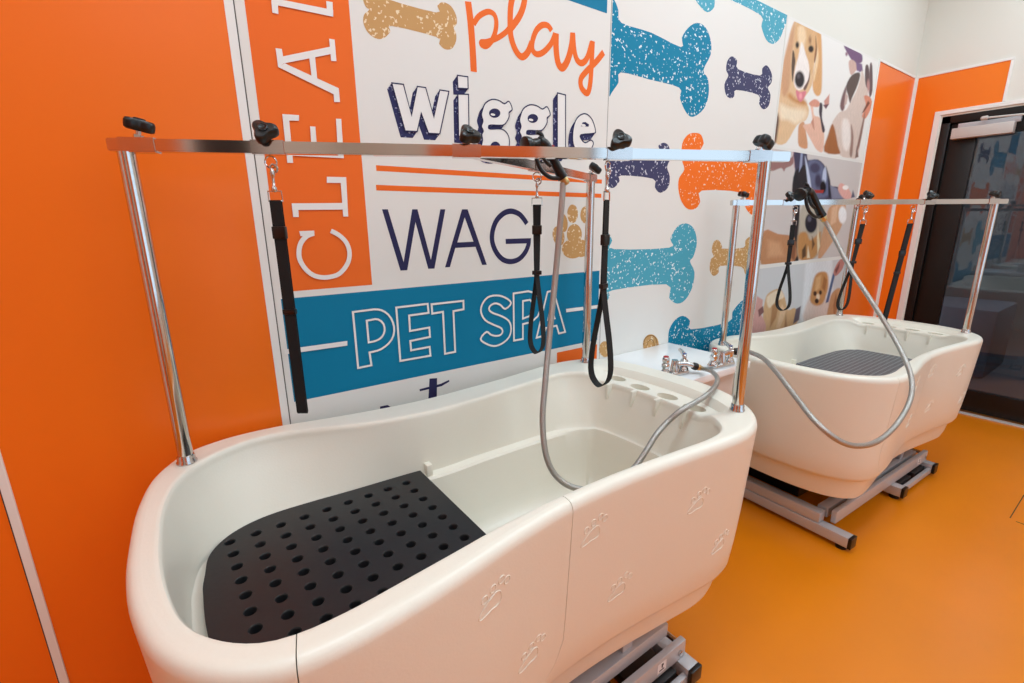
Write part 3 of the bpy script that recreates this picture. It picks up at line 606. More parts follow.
bm.faces.new(vr[0][::-1]); bm.faces.new(vr[-1])
TUB = tomesh(bm, 'tub')
# bottle wells in the right-hand shelf
bm = B(); WELLS = [onz(617, 377, .852), onz(639, 386, .852), onz(664, 396, .852), onz(692, 407, .852)]
wellp = []
for i_, p in enumerate(WELLS):
    y_ = p[1]; xin = np.interp(-y_, [.2, .29, .38, .47, .56, .64, .7], [1.150, 1.186, 1.198, 1.200, 1.193, 1.176, 1.15])
    x_ = max(p[0], xin+.034); t_ = B(); lathe(t_, [(.024, .800), (.034, .808), (.0365, .83), (.0365, .90)], (0, 0, 0), seg=28)
    for v in t_.verts: v.co = Vector((v.co.x*.66+x_, v.co.y+y_, v.co.z))
    merge(bm, t_)
TUB = boolean(TUB, tomesh(bm), 'DIFFERENCE')
# the door in the front wall: cut along its seam
front = [i_ for i_ in range(N) if O[i_, 1] < -.6]
def iu(xv): return min(front, key=lambda i_: abs(O[i_, 0]-xv))
def cutter(x0, x1, grow, lower=True):
    ia, ib = sorted((iu(x0), iu(x1))); L = list(range(ia, ib+1)); xa, xb = O[ib, 0], O[ia, 0]
    ptsO = [O[i_] for i_ in L]; nn = [NO[i_] for i_ in L]
    if xa > xb: xa, xb = xb, xa
    def shift(k_, sg):
        t = ptsO[min(k_+1, len(L)-1)]-ptsO[max(k_-1, 0)]; return ptsO[k_]+sg*t/np.hypot(*t)*grow
    ptsO2 = list(ptsO); ptsO2[0] = shift(0, -1); ptsO2[-1] = shift(len(L)-1, 1)
    bm_ = B(); rows = []
    for p, n in zip(ptsO2, nn):
        dx = min(p[0]-xa, xb-p[0]); R_ = .10
        if lower:
            zb = .430 + (R_-math.sqrt(max(0, R_*R_-(R_-min(max(dx, 0), R_))**2)) if dx < R_ else 0) - grow
            prof = [(-.06, zb), (.036, zb), (.036, .96), (-.06, .96)]
        else: prof = [(.028, .73), (.11, .73), (.11, .96), (.028, .96)]
        rows.append([bm_.verts.new((*(p-n*o_), z_)) for o_, z_ in prof])
    for a_, b_ in zip(rows, rows[1:]):
        for k_ in range(4): bm_.faces.new((a_[k_], a_[(k_+1) % 4], b_[(k_+1) % 4], b_[k_]))
    bm_.faces.new(rows[0][::-1]); bm_.faces.new(rows[-1]); return tomesh(bm_)
SX0, SX1, JOG = .048, .552, .008
GAP = .0016
both = lambda g: boolean(cutter(SX0, SX1, g), cutter(SX0-JOG, SX1+JOG, g, False), 'UNION')
BODY = boolean(TUB, both(GAP), 'DIFFERENCE')
DOOR = boolean(TUB, both(0), 'INTERSECT')
TROOT = (.62, -.44, .30)
tub = thing('dog_bath', 'cream plastic dog bath in the foreground with a hose lying inside it', 'bathtub', TROOT, 'dog baths along the wall')
part('tub_shell', BODY, M['tub'], tub, 32)
door = part('door', DOOR, M['tub'], tub, 32, 'cream door panel in the front wall of the bath')
def surf_y(x, z):
    """front outer wall: y at x, height z"""
    i0 = np.interp(z, zs[5:], ins[5:]); P = (O-NO*i0)[front]; o_ = np.argsort(P[:, 0]); return np.interp(x, P[o_, 0], P[o_, 1])
def paw(px_, py_, s=1., tilt=0.):
    y = -.8
    for _ in range(8):
        p = ony(px_, py_, y); y = surf_y(p[0], p[2])
    x0, z0 = p[0], p[2]; bm_ = B(); c_, s_ = math.cos(tilt), math.sin(tilt)
    def loop(L, r=.0021):
        P = []
        for u_, v_ in spline(L, 4, True):
            u_, v_ = u_*s, v_*s; X_ = x0+u_*c_+v_*s_; Z_ = z0-u_*s_+v_*c_; P.append((X_, surf_y(X_, Z_)-.0001, Z_))
        tube(bm_, P, r, 6, True)
    loop([(.006, .014), (.017, .012), (.022, .003), (.021, -.010), (.012, -.0155), (.000, -.0155), (-.014, -.019), (-.027, -.020), (-.0285, -.013), (-.014, .002)], .0014)
    for cu, cv_ in ((-.017, .016), (.002, .0265), (.0215, .0325), (.035, .0235)):
        a_ = -.3; loop([(cu+.0066*math.cos(t)*math.cos(a_)-.0078*math.sin(t)*math.sin(a_), cv_+.0066*math.cos(t)*math.sin(a_)+.0078*math.sin(t)*math.cos(a_)) for t in [k*math.pi/3 for k in range(6)]], .0012)
    return bm_
for px_, py_, onto in ((592, 534, 0), (697, 504, 0), (719, 545, 0), (618, 590, 0), (492, 602, 1), (530, 657, 1)):
    p = paw(px_, py_)
    o = obj('paw_print', p, M['tub'], door if onto else tub, 60)
# ribs hanging under the shelf edge
for qx, qy in ((600, 389), (624, 396.5), (648, 405), (676, 416)):
    p = onz(qx, qy, .835); y_ = p[1]; xin = np.interp(-y_, [.2, .29, .38, .47, .56, .64, .7], [1.150, 1.186, 1.198, 1.200, 1.193, 1.176, 1.15])
    bm = B(); box(bm, (xin-.021, y_-.006, .788), (xin+.012, y_+.006, .8458), .004); part('shelf_rib', bm, M['tub'], tub)
bm = B(); p = (.475, -.236); box(bm, (p[0]-.006+.03, p[1]-.004, .68), (p[0]+.012+.03, p[1]+.02, .722), .003); part('mat_stop', bm, M['tub'], tub)

# rubber mat lying on the moulded ledge
bm = B(); ml = []
Mi = I-DB-NI*.026
for p in Mi:
    x_, y_ = p
    if x_ <= .49: ml.append((x_+.014*float(sstep(-x_, -.05, .05)*sstep(-y_, .22, .36)), y_))
st = max(range(len(ml)), key=lambda i_: math.hypot(ml[i_][0]-ml[i_-1][0], ml[i_][1]-ml[i_-1][1])); ml = ml[st:]+ml[:st]
lo = [bm.verts.new((x_, y_, .688)) for x_, y_ in ml]; hi = [bm.verts.new((x_, y_, .708)) for x_, y_ in ml]
for k_ in range(len(ml)): bm.faces.new((lo[k_], lo[(k_+1) % len(ml)], hi[(k_+1) % len(ml)], hi[k_]))
bm.faces.new(lo[::-1]); bm.faces.new(hi)
MAT = tomesh(bm)
bm = B(); poly = np.array(ml)
def edge_d(x_, y_):
    a_, b_ = poly, np.roll(poly, 1, 0); ab = b_-a_; p = np.array([x_, y_])
    t = np.clip(((p-a_)*ab).sum(1)/np.maximum((ab*ab).sum(1), 1e-12), 0, 1); return np.min(np.hypot(*(p-a_-ab*t[:, None]).T))
def inside(x_, y_):
    r_ = False
    for i_ in range(len(poly)):
        (xa, ya), (xb, yb) = poly[i_-1], poly[i_]
        if (ya > y_) != (yb > y_) and x_ < (xb-xa)*(y_-ya)/(yb-ya)+xa: r_ = not r_
    return r_ and edge_d(x_, y_) > .017
DIM = [(.424-.0525*i_+.0022*j_, -.266-.0495*j_) for i_ in range(-1, 10) for j_ in range(-2, 12)]
for x_, y_ in DIM:
    if inside(x_, y_): lathe(bm, [(.0100, .6895), (.0104, .7055), (.0108, .7066), (.0124, .7085)], (x_, y_, 0), seg=18)
MAT = boolean(MAT, tomesh(bm), 'DIFFERENCE')
mt = obj('bath_mat', MAT, M['rubber'], None, 30); tag(mt, 'black rubber mat with round holes lying in the front tub', 'bath mat')

# ------------------------------------------------------------------ grooming frame of chrome posts and rails
ZF = 1.55
PA, PB, PC = np.array([-.049, -.148]), np.array([1.243, -.727]), np.array([1.243, -.112])
fr_ = thing('grooming_frame', 'chrome overhead frame of three posts standing on the front tub', 'grooming frame', (.62, -.44, ZR), 'chrome grooming frames')
def P3(p, z): return np.array([p[0], p[1], z])
for p in (PA, PB, PC):
    bm = B(); lathe(bm, [(.0152, .0), (.0152, ZF-.0125-.871)], (p[0], p[1], .8712), seg=24); po = part('post', bm, M['chrome'], fr_)
    bm = B(); lathe(bm, [(.0205, 0), (.0205, .004), (.0180, .007), (.0180, .016), (.0162, .020)], (p[0], p[1], .8708), seg=24); part('post_collar', bm, M['chrome2'], po)
dm = (PB-PA)/np.linalg.norm(PB-PA); Lm = np.linalg.norm(PB-PA)
e0, e1 = PA-dm*.026, PB+dm*.064
bm = B(); beam(bm, P3(e0, ZF), P3(e1, ZF), .0235, .0235); part('rail', bm, M['chrome'], fr_)
J = PA+(PB-PA)*.470; db = (PC-J)/np.linalg.norm(PC-J)
bm = B(); beam(bm, P3(J+db*.02, ZF), P3(PC+db*.025, ZF), .0235, .023); part('rail', bm, M['chrome'], fr_, label='short chrome cross rail')
def knob_mesh(top, tilt_ax, ang, spin):
    bm_ = B(); n = 48; prof = [(.80, 0), (.97, .003), (1.0, .008), (1.0, .015), (.95, .019), (.84, .0212)]
    rows = []
    for s_, h_ in prof:
        rows.append([bm_.verts.new(((.0220+.0052*math.cos(3*(a_+spin)))*s_*math.cos(a_), (.0220+.0052*math.cos(3*(a_+spin)))*s_*math.sin(a_), h_)) for a_ in [2*math.pi*k_/n for k_ in range(n)]])
    for a_, b_ in zip(rows, rows[1:]):
        for k_ in range(n): bm_.faces.new((a_[k_], a_[(k_+1) % n], b_[(k_+1) % n], b_[k_]))
    bm_.faces.new(rows[0][::-1]); bm_.faces.new(rows[-1])
    lathe(bm_, [(.010, .0195), (.010, .0232), (.008, .0242), (.0055, .0222)], (0, 0, 0), seg=16)
    R_ = Matrix.Rotation(ang, 4, Vector(tilt_ax)); bm_.transform(Matrix.Translation(V3(top)) @ R_); return bm_, R_
def clamp(p, d_, i_, parent, length=.066, tilt=(.25, (0, 1, 0))):
    """sleeve with a set screw and tri-lobe knob above it"""
    bm_ = B(); beam(bm_, P3(p-d_*length/2, ZF), P3(p+d_*length/2, ZF), .0272, .0272); s_ = part('sleeve', bm_, M['chrome2'], parent)
    nrm = np.array([d_[1], -d_[0]])*.0
    foot = np.array([p[0], p[1], ZF+.0137]); ax = Matrix.Rotation(tilt[0], 3, Vector(tilt[1])) @ Vector((0, 0, 1))
    top = V3(foot)+ax*.013
    bm_ = B(); tube(bm_, [foot-np.array(ax)*.004, top+ax*.002], .0048, 12); lathe(bm_, [(.009, 0), (.009, .006)], foot, ax, 6); part('screw', bm_, M['chrome2'], parent)
    bm_, _ = knob_mesh(top, tilt[1], tilt[0], [.4, .2, .52, .9, .5, .3, .8][i_]); part('knob', bm_, M['knob'], parent)
DX = (dm[0], dm[1], 0); VW = (Wd[0], Wd[1], 0)
tl = [(.25, VW), (.95, DX), (.75, (.95, -.1, 0)), (.95, (.8, -.6, 0)), (.5, VW), (.7, VW), (.6, VW)]
ts = [.018, .184, .470, .722, .985]
for i_, t_ in enumerate(ts): clamp(PA+(PB-PA)*t_, dm, i_, fr_, tilt=tl[i_])
SB = J+(PC-J)*.45
clamp(SB, db, 5, fr_, tilt=tl[5]); clamp(PC-db*.004, db, 6, fr_, tilt=tl[6])

# ------------------------------------------------------------------ restraint straps
def strap(name, P, label, wdir, L, loop=0., lean=(0, 0), twist=0., group='grooming restraint straps', slide=.2):
    """P: hanging point under the rail; wdir: half-width direction; loop: half opening of the noose at the bottom"""
    P = V3(P); w = Vector((wdir[0], wdir[1], 0)).normalized(); nrm = Vector((-w.y, w.x, 0)); cen_ = P
    t = thing(name, label, 'strap', tuple(P), group)
    bm_ = B(); tube(bm_, [P+Vector((w.x*.012*math.cos(a_), w.y*.012*math.cos(a_), -.013+.012*math.sin(a_))) for a_ in [k_*math.pi/8 for k_ in range(16)]], .0018, 6, True); part('ring', bm_, M['chrome2'], t)
    bm_ = B(); lathe(bm_, [(.003, 0), (.0055, .003), (.0055, .009), (.003, .012), (.003, .03), (.005, .034), (.005, .040), (.003, .046)], P+Vector((0, 0, -.072)), (0, 0, 1), 12)
    tube(bm_, spline([P+nrm*0+w*.002+Vector((0, 0, -.034)), P+w*.010+Vector((0, 0, -.030)), P+w*.011+Vector((0, 0, -.022)), P+w*.003+Vector((0, 0, -.017)), P-w*.004+Vector((0, 0, -.022))], 5), .0022, 6); part('snap_hook', bm_, M['chrome2'], t)
    z0 = -.074
    bm_ = B(); tube(bm_, [P+w*.014*a_+Vector((0, 0, z0+c_)) for a_, c_ in ((-1, .004), (1, .004), (1.05, -.016), (-1.05, -.016))], .0018, 6, True); part('slide_link', bm_, M['chrome2'], t)
    top = z0-.014; lz = L-abs(top); ln = Vector((lean[0], lean[1], 0))
    def pt(f_, off): return P+ln*f_+nrm*off+Vector((0, 0, top-lz*f_))
    bm_ = B(); hw = w*.0118
    if loop == 0:
        path = [pt(f_, .003) for f_ in np.linspace(0, 1, 14)]+[pt(1.008, 0)]+[pt(f_, -.003) for f_ in np.linspace(1, 0, 14)]
        ribbon(bm_, path, hw, .0018)
    else:
        f0 = .45; ca, sa = math.cos(twist), math.sin(twist)
        tw = (w*ca+nrm*sa); tn = Vector((-tw.y, tw.x, 0))
        ribbon(bm_, [pt(f_, 0) for f_ in np.linspace(0, f0+.02, 10)], [hw*(1-k_/9)+tw*.0118*(k_/9) for k_ in range(10)], .004)
        L1 = [P+ln*f0+Vector((0, 0, top-lz*f0))]
        shp = [(.10, .12), (.3, .42), (.5, .74), (.7, .97), (.84, 1.0), (.94, .72), (1.0, 0)]
        right = [P+ln*(f0+(1-f0)*a_)+tn*loop*b_+Vector((0, 0, top-lz*(f0+(1-f0)*a_))) for a_, b_ in shp]
        left = [P+ln*(f0+(1-f0)*a_)-tn*loop*b_+Vector((0, 0, top-lz*(f0+(1-f0)*a_))) for a_, b_ in shp[:-1]]
        ribbon(bm_, spline(L1+right+left[::-1]+L1, 5), tw*.0118, .0020)
    part('webbing', bm_, M['web'], t, 30)
    for k_, f_ in enumerate((slide, .44) if loop else (slide, .5)):
        bm_ = B(); c0 = pt(f_, 0); R_ = Matrix((w, nrm, Vector((0, 0, 1)))).transposed()
        hh = .013 if k_ == 0 else .006
        box(bm_, c0-Vector((.0142, .006, hh)), c0+Vector((.0142, .006, hh)), .002, R_); part('buckle', bm_, M['knob'], t)
    return t
und = ZF-.0148
sA_ = PA+(PB-PA)*.184; sC_ = PA+(PB-PA)*.705
cr = np.array([Rt[0], Rt[1]])/np.hypot(Rt[0], Rt[1])
def hang(p): return (p[0], p[1], und)
def zat(px_, py_, p):
    d_ = ray(px_, py_); h_ = math.hypot(p[0]-CAM[0], p[1]-CAM[1]); return CAM[2]+d_[2]*h_/math.hypot(d_[0], d_[1])
strap('restraint_strap', hang(sA_), 'black strap hanging in front of the white seam left of CLEAN', cr, und-zat(294, 413, sA_), slide=.14)
strap('restraint_strap', hang(SB), 'black looped strap hanging over the A of PET SPA', cr, und-zat(540, 353, SB), loop=.024, twist=.95, slide=.16)
strap('restraint_strap', hang(sC_), 'black looped strap hanging at the seam between the PET SPA panel and the bone panel', (cr[0]*.62-cr[1]*.78, cr[1]*.62+cr[0]*.78), und-zat(604, 386, sC_), loop=.030, twist=-.1, slide=.2)

# ------------------------------------------------------------------ rear tub set (same models, lowered)
D2 = (2.19, -.022, -.07); A2 = -.05
tub2 = dup(tub, D2, 'cream plastic dog bath at the back beside the glass door')
fr2 = dup(fr_, D2, 'chrome overhead frame of three posts standing on the back tub')
und2 = und+D2[2]
def Q(p):
    x_, y_ = p[0]-TROOT[0], p[1]-TROOT[1]; c_, s_ = math.cos(A2), math.sin(A2)
    return np.array([TROOT[0]+c_*x_-s_*y_+D2[0], TROOT[1]+s_*x_+c_*y_+D2[1]])
# the back tub holds the other half mat, on the ledge over the deep end
Mj = I-DB-NI*(.032+(1-led)*.034)[:, None]
ring = [tuple(p) for p in Mj if p[0] >= .50]
st = max(range(len(ring)), key=lambda i_: math.hypot(ring[i_][0]-ring[i_-1][0], ring[i_][1]-ring[i_-1][1])); ring = ring[st:]+ring[:st]
bm = B(); lo = [bm.verts.new((*(Q(p)), .688+D2[2])) for p in ring]; hi = [bm.verts.new((*(Q(p)), .701+D2[2])) for p in ring]
for k_ in range(len(ring)): bm.faces.new((lo[k_], lo[(k_+1) % len(ring)], hi[(k_+1) % len(ring)], hi[k_]))
bm.faces.new(lo[::-1]); bm.faces.new(hi); bmesh.ops.recalc_face_normals(bm, faces=bm.faces[:])
tag(obj('bath_mat', bm, M['gridmat'], None, 30), 'dark grey gridded rubber mat lying in the back tub by the door', 'bath mat')
def rail2(px_, base_a, base_b):
    best = min(np.linspace(-.05, 1.1, 600), key=lambda t_: abs(proj(P3(base_a+(base_b-base_a)*t_, und2))[0]-px_)); return base_a+(base_b-base_a)*best
p4 = Q(PA+(PB-PA)*.215); p5 = Q(PC-db*.10); p6 = rail2(914, Q(PA), Q(PB))
strap('restraint_strap', (p4[0], p4[1], und2), 'black looped strap hanging in front of the wet black dog photograph', cr, und2-zat(790, 311, p4), loop=.032, twist=.5, slide=.2)
p5 = rail2(866, Q(PA), Q(PB))
strap('restraint_strap', (p5[0], p5[1], und2), 'black looped strap hanging before the narrow orange panel by the corner', cr, und2-zat(850, 308, p5), loop=.022, lean=(-.10, 0), twist=.45, slide=.2)
strap('restraint_strap', (p6[0], p6[1], und2), 'black straight strap hanging closest to the glass door casing', cr, und2-zat(886, 318, p6), lean=(-.12, -.0), slide=.3)

# ------------------------------------------------------------------ plumbing counter
CZ, CX0, CX1, CYF = .826, 1.403, 1.905, -.415
ct = thing('plumbing_counter', 'white counter carrying the two faucets between the tubs', 'counter', (1.65, -.2, 0))
bm = B(); box(bm, (CX0, CYF, CZ-.03), (CX1, -.0065, CZ), .004); part('worktop', bm, M['laminate'], ct)
bm = B(); box(bm, (CX0+.03, CYF+.05, 0), (CX1-.03, -.0075, CZ-.031), .004); part('cabinet', bm, M['cab'], ct)
def faucet(base_p, outlet, label):
    x_, y_, z_ = base_p; t = thing('faucet', label, 'faucet', (x_, y_, z_), 'chrome faucets on the counter')
    dx = Vector((1, -.10, 0)).normalized(); dy = Vector((-dx.y, dx.x, 0)); R_ = Matrix((dx, dy, Vector((0, 0, 1)))).transposed(); c0 = V3(base_p)
    bm_ = B(); box(bm_, c0+Vector((-.062, -.022, .0003)), c0+Vector((.062, .022, .016)), .007, R_); part('base_plate', bm_, M['chrome2'], t)
    for s_, cap in ((-1, 'red'), (1, 'blue')):
        p = c0+dx*.05*s_+Vector((0, 0, .015))
        bm_ = B(); lathe(bm_, [(.019, 0), (.017, .008), (.012, .014), (.012, .022), (.015, .026), (.015, .036), (.009, .042)], p, seg=20); vb = part('valve', bm_, M['chrome2'], t)
        if s_ < 0:
            bm_ = B(); lathe(bm_, [(.011, 0), (.013, .004), (.013, .018), (.010, .022)], p+Vector((0, 0, .042)), seg=18); part('handle', bm_, M['chrome2'], t)
            bm_ = B(); lathe(bm_, [(.010, 0), (.010, .003), (.006, .005)], p+Vector((0, 0, .064)), seg=18); part('handle_cap', bm_, M['red'], t, label='red hot water cap')
        else:
            tip = p+dx*.035+dy*.055+Vector((0, 0, .062))
            bm_ = B(); tube(bm_, spline([p+Vector((0, 0, .04)), p+Vector((0, 0, .054)), p+dx*.014+dy*.022+Vector((0, 0, .060)), tip], 5), [.008]*5+[.009]*5+[.0075]*5+[.006], 12); part('handle', bm_, M['chrome2'], t)
            bm_ = B(); lathe(bm_, [(.008, 0), (.008, .002)], p+Vector((0, 0, .0625)), seg=14); part('handle_cap', bm_, M['blue'], t, label='blue cold water cap')
    out = V3(outlet); mid = c0+Vector((0, 0, .03))
    bm_ = B(); lathe(bm_, [(.018, 0), (.016, .02), (.013, .035), (.012, .045)], c0+Vector((0, 0, .015)), seg=20)
    tube(bm_, spline([c0+Vector((0, 0, .045)), c0+(out-c0)*.3+Vector((0, 0, .035)), c0+(out-c0)*.7+Vector((0, 0, .018)), out], 6), .0095, 14); part('spout', bm_, M['chrome2'], t)
    dr = (out-(c0+(out-c0)*.7+Vector((0, 0, .018)))).normalized()
    bm_ = B(); lathe(bm_, [(.0135, -.004), (.0145, 0), (.0145, .010), (.0135, .013)], out, dr, 18); part('outlet_collar', bm_, M['knob'], t, label='black rubber collar on the outlet')
    bm_ = B(); lathe(bm_, [(.0115, 0), (.0125, .003), (.0125, .012), (.0095, .016), (.0095, .024)], out+dr*.013, dr, 6); part('hose_fitting', bm_, M['brass'], t)
    return np.array(out+dr*.036), np.array(dr)
fb1 = onz(674, 375, CZ); fb1[2] = CZ
fb2 = onz(721, 366, CZ); fb2[2] = CZ
ot1 = ony(694, 366, fb1[1]-.035); ot2 = ony(735, 351.5, fb2[1]-.04)
h1, d1 = faucet(fb1, ot1, 'chrome faucet with red cap next to the front tub, feeding its hose')
h2, d2 = faucet(fb2, ot2, 'chrome faucet behind the right post, next to the back tub')

# ------------------------------------------------------------------ spray hoses and guns
def gun(root, C0, ax, side, s=1.):
    """C0: brass connector; ax: direction from connector up the handle; side: direction of the trigger guard"""
    C0 = V3(C0); ax = V3(ax).normalized(); sd = V3(side); sd = (sd-ax*sd.dot(ax)).normalized(); nn = ax.cross(sd)
    bm_ = B(); lathe(bm_, [(.010*s, -.022*s), (.0125*s, -.018*s), (.0125*s, -.004*s), (.011*s, 0)], C0, ax, 12); part('connector', bm_, M['brass'], root)
    bm_ = B(); P_ = spline([C0, C0+ax*.03*s, C0+ax*.07*s+sd*-.004*s, C0+ax*.105*s+sd*-.004*s, C0+ax*.125*s+sd*.012*s], 5)
    tube(bm_, P_, [(.0165-.003*math.sin(k_/(len(P_)-1)*3.1))*s for k_ in range(len(P_))], 16); part('handle', bm_, M['knob'], root)
    bm_ = B(); hd = (sd*.9+ax*.35).normalized(); lathe(bm_, [(.011*s, -.012*s), (.0135*s, 0), (.0135*s, .03*s), (.019*s, .038*s), (.023*s, .048*s), (.023*s, .058*s), (.018*s, .061*s)], C0+ax*.12*s+sd*.008*s, hd, 20); part('nozzle', bm_, M['knob'], root)
    bm_ = B(); tube(bm_, spline([C0+ax*.006*s+sd*.010*s, C0+ax*.025*s+sd*.040*s, C0+ax*.06*s+sd*.056*s, C0+ax*.095*s+sd*.048*s, C0+ax*.122*s+sd*.022*s], 6), .0062*s, 10); part('trigger_guard', bm_, M['knob'], root)
    bm_ = B(); tube(bm_, spline([C0+ax*.05*s+sd*.018*s, C0+ax*.075*s+sd*.026*s, C0+ax*.105*s+sd*.018*s], 5), .006*s, 8); part('trigger', bm_, M['knob'], root)
    bm_ = B(); box(bm_, C0+ax*.088*s-sd*.016*s-Vector((.006, .006, .008)), C0+ax*.088*s-sd*.016*s+Vector((.006, .006, .008)), .002); part('lock_button', bm_, M['red'], root)
    if s:
        bm_ = B(); tube(bm_, spline([C0+ax*.115*s, C0+ax*.135*s-sd*.008, C0+ax*.150*s-nn*.002], 4), .006*s, 8); part('hook', bm_, M['knob'], root)
HG = 'hand sprayers with steel hoses'
hs = thing('hand_sprayer', 'black spray gun with steel hose hanging under the front frame into its tub', 'hand sprayer', tuple(ony(563, 178, -.40)), HG)
gp = ony(563, 178, -.40)
ph = [gp+np.array([0, 0, -.012])]+[ony(*a_) for a_ in ((562, 200, -.40), (556, 270, -.40), (549.5, 335, -.42), (545, 385, -.45), (542.5, 420, -.47), (546, 455, -.50), (557, 477, -.53), (577, 488.5, -.565), (606, 488, -.60), (632, 470, -.61), (646, 451, -.612), (656, 435, -.610), (667, 422.5, -.605))]
ph += [onz(681, 410.5, .863), onz(696, 402, .876), onz(708, 394, .886), onz(716, 385, .886), onz(717, 377.5, .882), onz(711, 371, .870), np.array(h1)+np.array(d1)*.0012]
bm = B(); tube(bm, spline(ph, 10), .0082, 12); part('hose', bm, M['steel'], hs)
gun(hs, gp, ony(545, 146, -.385)-gp, ony(530, 165, -.40)-ony(552, 160, -.40), .88)
gp2 = ony(822, 216, -.50)
hs2 = thing('hand_sprayer', 'black spray gun with steel hose hanging over the front of the back tub', 'hand sprayer', tuple(gp2), HG)
ph = [gp2+np.array([0, 0, -.01])]+[ony(*a_) for a_ in ((829, 228, -.52), (850, 268, -.62), (872, 302, -.72), (893, 336, -.81), (907, 364, -.88), (912, 384, -.915), (909, 403, -.93), (896, 425, -.935), (878, 441, -.93), (858, 446, -.925), (838, 440, -.90), (815, 421, -.84), (795, 396, -.75), (778, 374, -.66), (764, 359, -.57), (752, 353, -.50))]
ph += [np.array(h2)+np.array(d2)*.0012]
bm = B(); tube(bm, spline(ph, 10), .0085, 12); part('hose', bm, M['steel'], hs2)
gun(hs2, gp2, ony(810, 193, -.47)-gp2, ony(800, 214, -.5)-ony(814, 203, -.5), 1.06)

# ------------------------------------------------------------------ lift tables under the tubs
def lift(ztop, zb, label, raised):
    t = thing('lift_table', label, 'lift table', (TROOT[0], TROOT[1], 0), 'silver lift tables under the tubs')
    def pr(name, lo, hi, m='alu', bev=.003, par=None, lab=None):
        bm_ = B(); box(bm_, lo, hi, bev); return part(name, bm_, M[m], par or t, 40, lab)
    Z0, Z1 = .021, .070
    for x0, ye in ((0., -.79), (.655, -.755), (1.085, -.75)):
        fr = pr('foot_rail', (x0, ye, Z0), (x0+.05, -.10, Z1)); pr('end_cap', (x0-.001, ye-.014, Z0-.001), (x0+.051, ye, Z1+.001), 'knob', .003, fr, 'black end cap')
        for fy in (ye+.03, -.13):
            bm_ = B(); lathe(bm_, [(.022, .0005), (.022, .010), (.012, .014), (.008, .016), (.008, .024)], (x0+.025, fy, 0), seg=18); part('levelling_foot', bm_, M['knob'], fr)
    pr('tie_bar', (.706, -.75, Z0), (1.084, -.732, Z0+.03))
    pr('rubber_pad', (.725, -.725, Z0), (.875, -.60, Z0+.038), 'rubber'); pr('rubber_pad', (.915, -.725, Z0), (1.065, -.60, Z0+.038), 'rubber')
    pr('cross_bar', (.004, -.668, Z1+.002), (.054, -.12, Z1+.050))
    for y0, y1 in ((-.712, -.690), (-.172, -.150)):
        sr = pr('side_rail', (.060, y0, Z1+.001), (1.122, y1, Z1+.062), 'alu', .005)
        bm_ = B(); lathe(bm_, [(.009, 0), (.009, .006), (.005, .007)], (1.09, y0, Z1+.032), (0, -1, 0), 6); part('bolt', bm_, M['chrome2'], sr)
        if y0 < -.5:
            bm_ = B(); lathe(bm_, [(.009, 0), (.009, .05)], (1.105, -.690, Z1+.045), (0, 1, 0), 14); part('pivot_pin', bm_, M['chrome2'], sr)
            c1 = np.array([1.005, y0, Z1+.033]); bm_ = B(); box(bm_, c1-np.array([.020, .0006, .017]), c1+np.array([.020, 0, .017])); st_ = part('warning_sticker', bm_, M['sticker'], sr, 40, 'white pictogram sticker')
            for lo_, hi_ in (((-.003, .004), (.006, .012)), ((-.002, -.003), (.003, .005)), ((-.012, -.011), (.010, -.007))): box_ = (c1+np.array([lo_[0], -.0011, lo_[1]]), c1+np.array([hi_[0], -.0006, hi_[1]])); pr('pictogram', *box_, 'knob', 0, sr)
    for y0 in (-.672, -.212):
        pr('lifting_beam', (.070, y0, zb), (1.080, y0+.045, zb+.046))
    for x0 in (.22, .88):
        pr('cradle_beam', (x0, -.66, ztop-.035), (x0+.05, -.18, ztop-.0008))
        for y0 in (-.662, -.202): pr('riser', (x0+.005, y0, zb+.0465), (x0+.045, y0+.024, ztop-.0355), 'alu', .001)
    pr('motor_housing', (.12, -.52, Z1+.012), (.60, -.26, min(zb+.10, ztop-.04)), 'knob', .01)
    return t
lift(.30, .138, 'silver steel lift table raised under the front tub', True)
l2 = lift(.30+D2[2], .078, 'silver steel lift table lowered under the back tub', False)
l2.location = (TROOT[0]+D2[0], TROOT[1]+D2[1], 0); l2.rotation_euler = (0, 0, A2)

# ------------------------------------------------------------------ glass door in the right wall
def py(px_, py_): return onx(px_, py_, XR)
YC = -.155
bm = B(); t_ = .045
box(bm, (XR-.012, YC-.035, 0), (XR, YC, 2.1178), .002); box(bm, (XR-.012, -1.40, 2.118), (XR, YC, 2.145), .002); box(bm, (XR-.012, -1.40, 0), (XR, -1.365, 2.1178), .002)

struct('trim_8', bm, M['trim'])
dr_ = bpy.data.objects.new('door_1', None); COL.objects.link(dr_); dr_.location = (XR+.05, -.75, 0); dr_['kind'] = 'structure'
G0 = -.40; G1 = -1.13
def dpart(name, bm_, m): o = obj(name, bm_, m, dr_, 40); o['kind'] = 'structure'; return o
bm = B(); box(bm, (XR+.0, DY0-.05, 0), (XR+.12, DY0, DZ), .003); box(bm, (XR+.0, DY1, DZ-.05), (XR+.12, DY0, DZ), .003); box(bm, (XR, DY1, 0), (XR+.12, DY1+.05, DZ), .003); dpart('door_frame', bm, M['frame'])
bm = B(); box(bm, (XR+.025, G0, .012), (XR+.07, DY0-.052, DZ-.052), .004); box(bm, (XR+.025, DY1+.052, .012), (XR+.07, G1, DZ-.052), .004); box(bm, (XR+.025, G1, .012), (XR+.07, G0, .17), .004); box(bm, (XR+.025, G1, 1.955), (XR+.07, G0, DZ-.052), .004); dpart('door_leaf', bm, M['frame'])
bm = B(); box(bm, (XR+.044, G1, .17), (XR+.052, G0, 1.955)); dpart('door_pane', bm, M['glass'])
bm = B(); box(bm, (XR-.05, -1.4, 0), (XR+.0, YC+.0, .008), .002); dpart('threshold', bm, M['closer'])
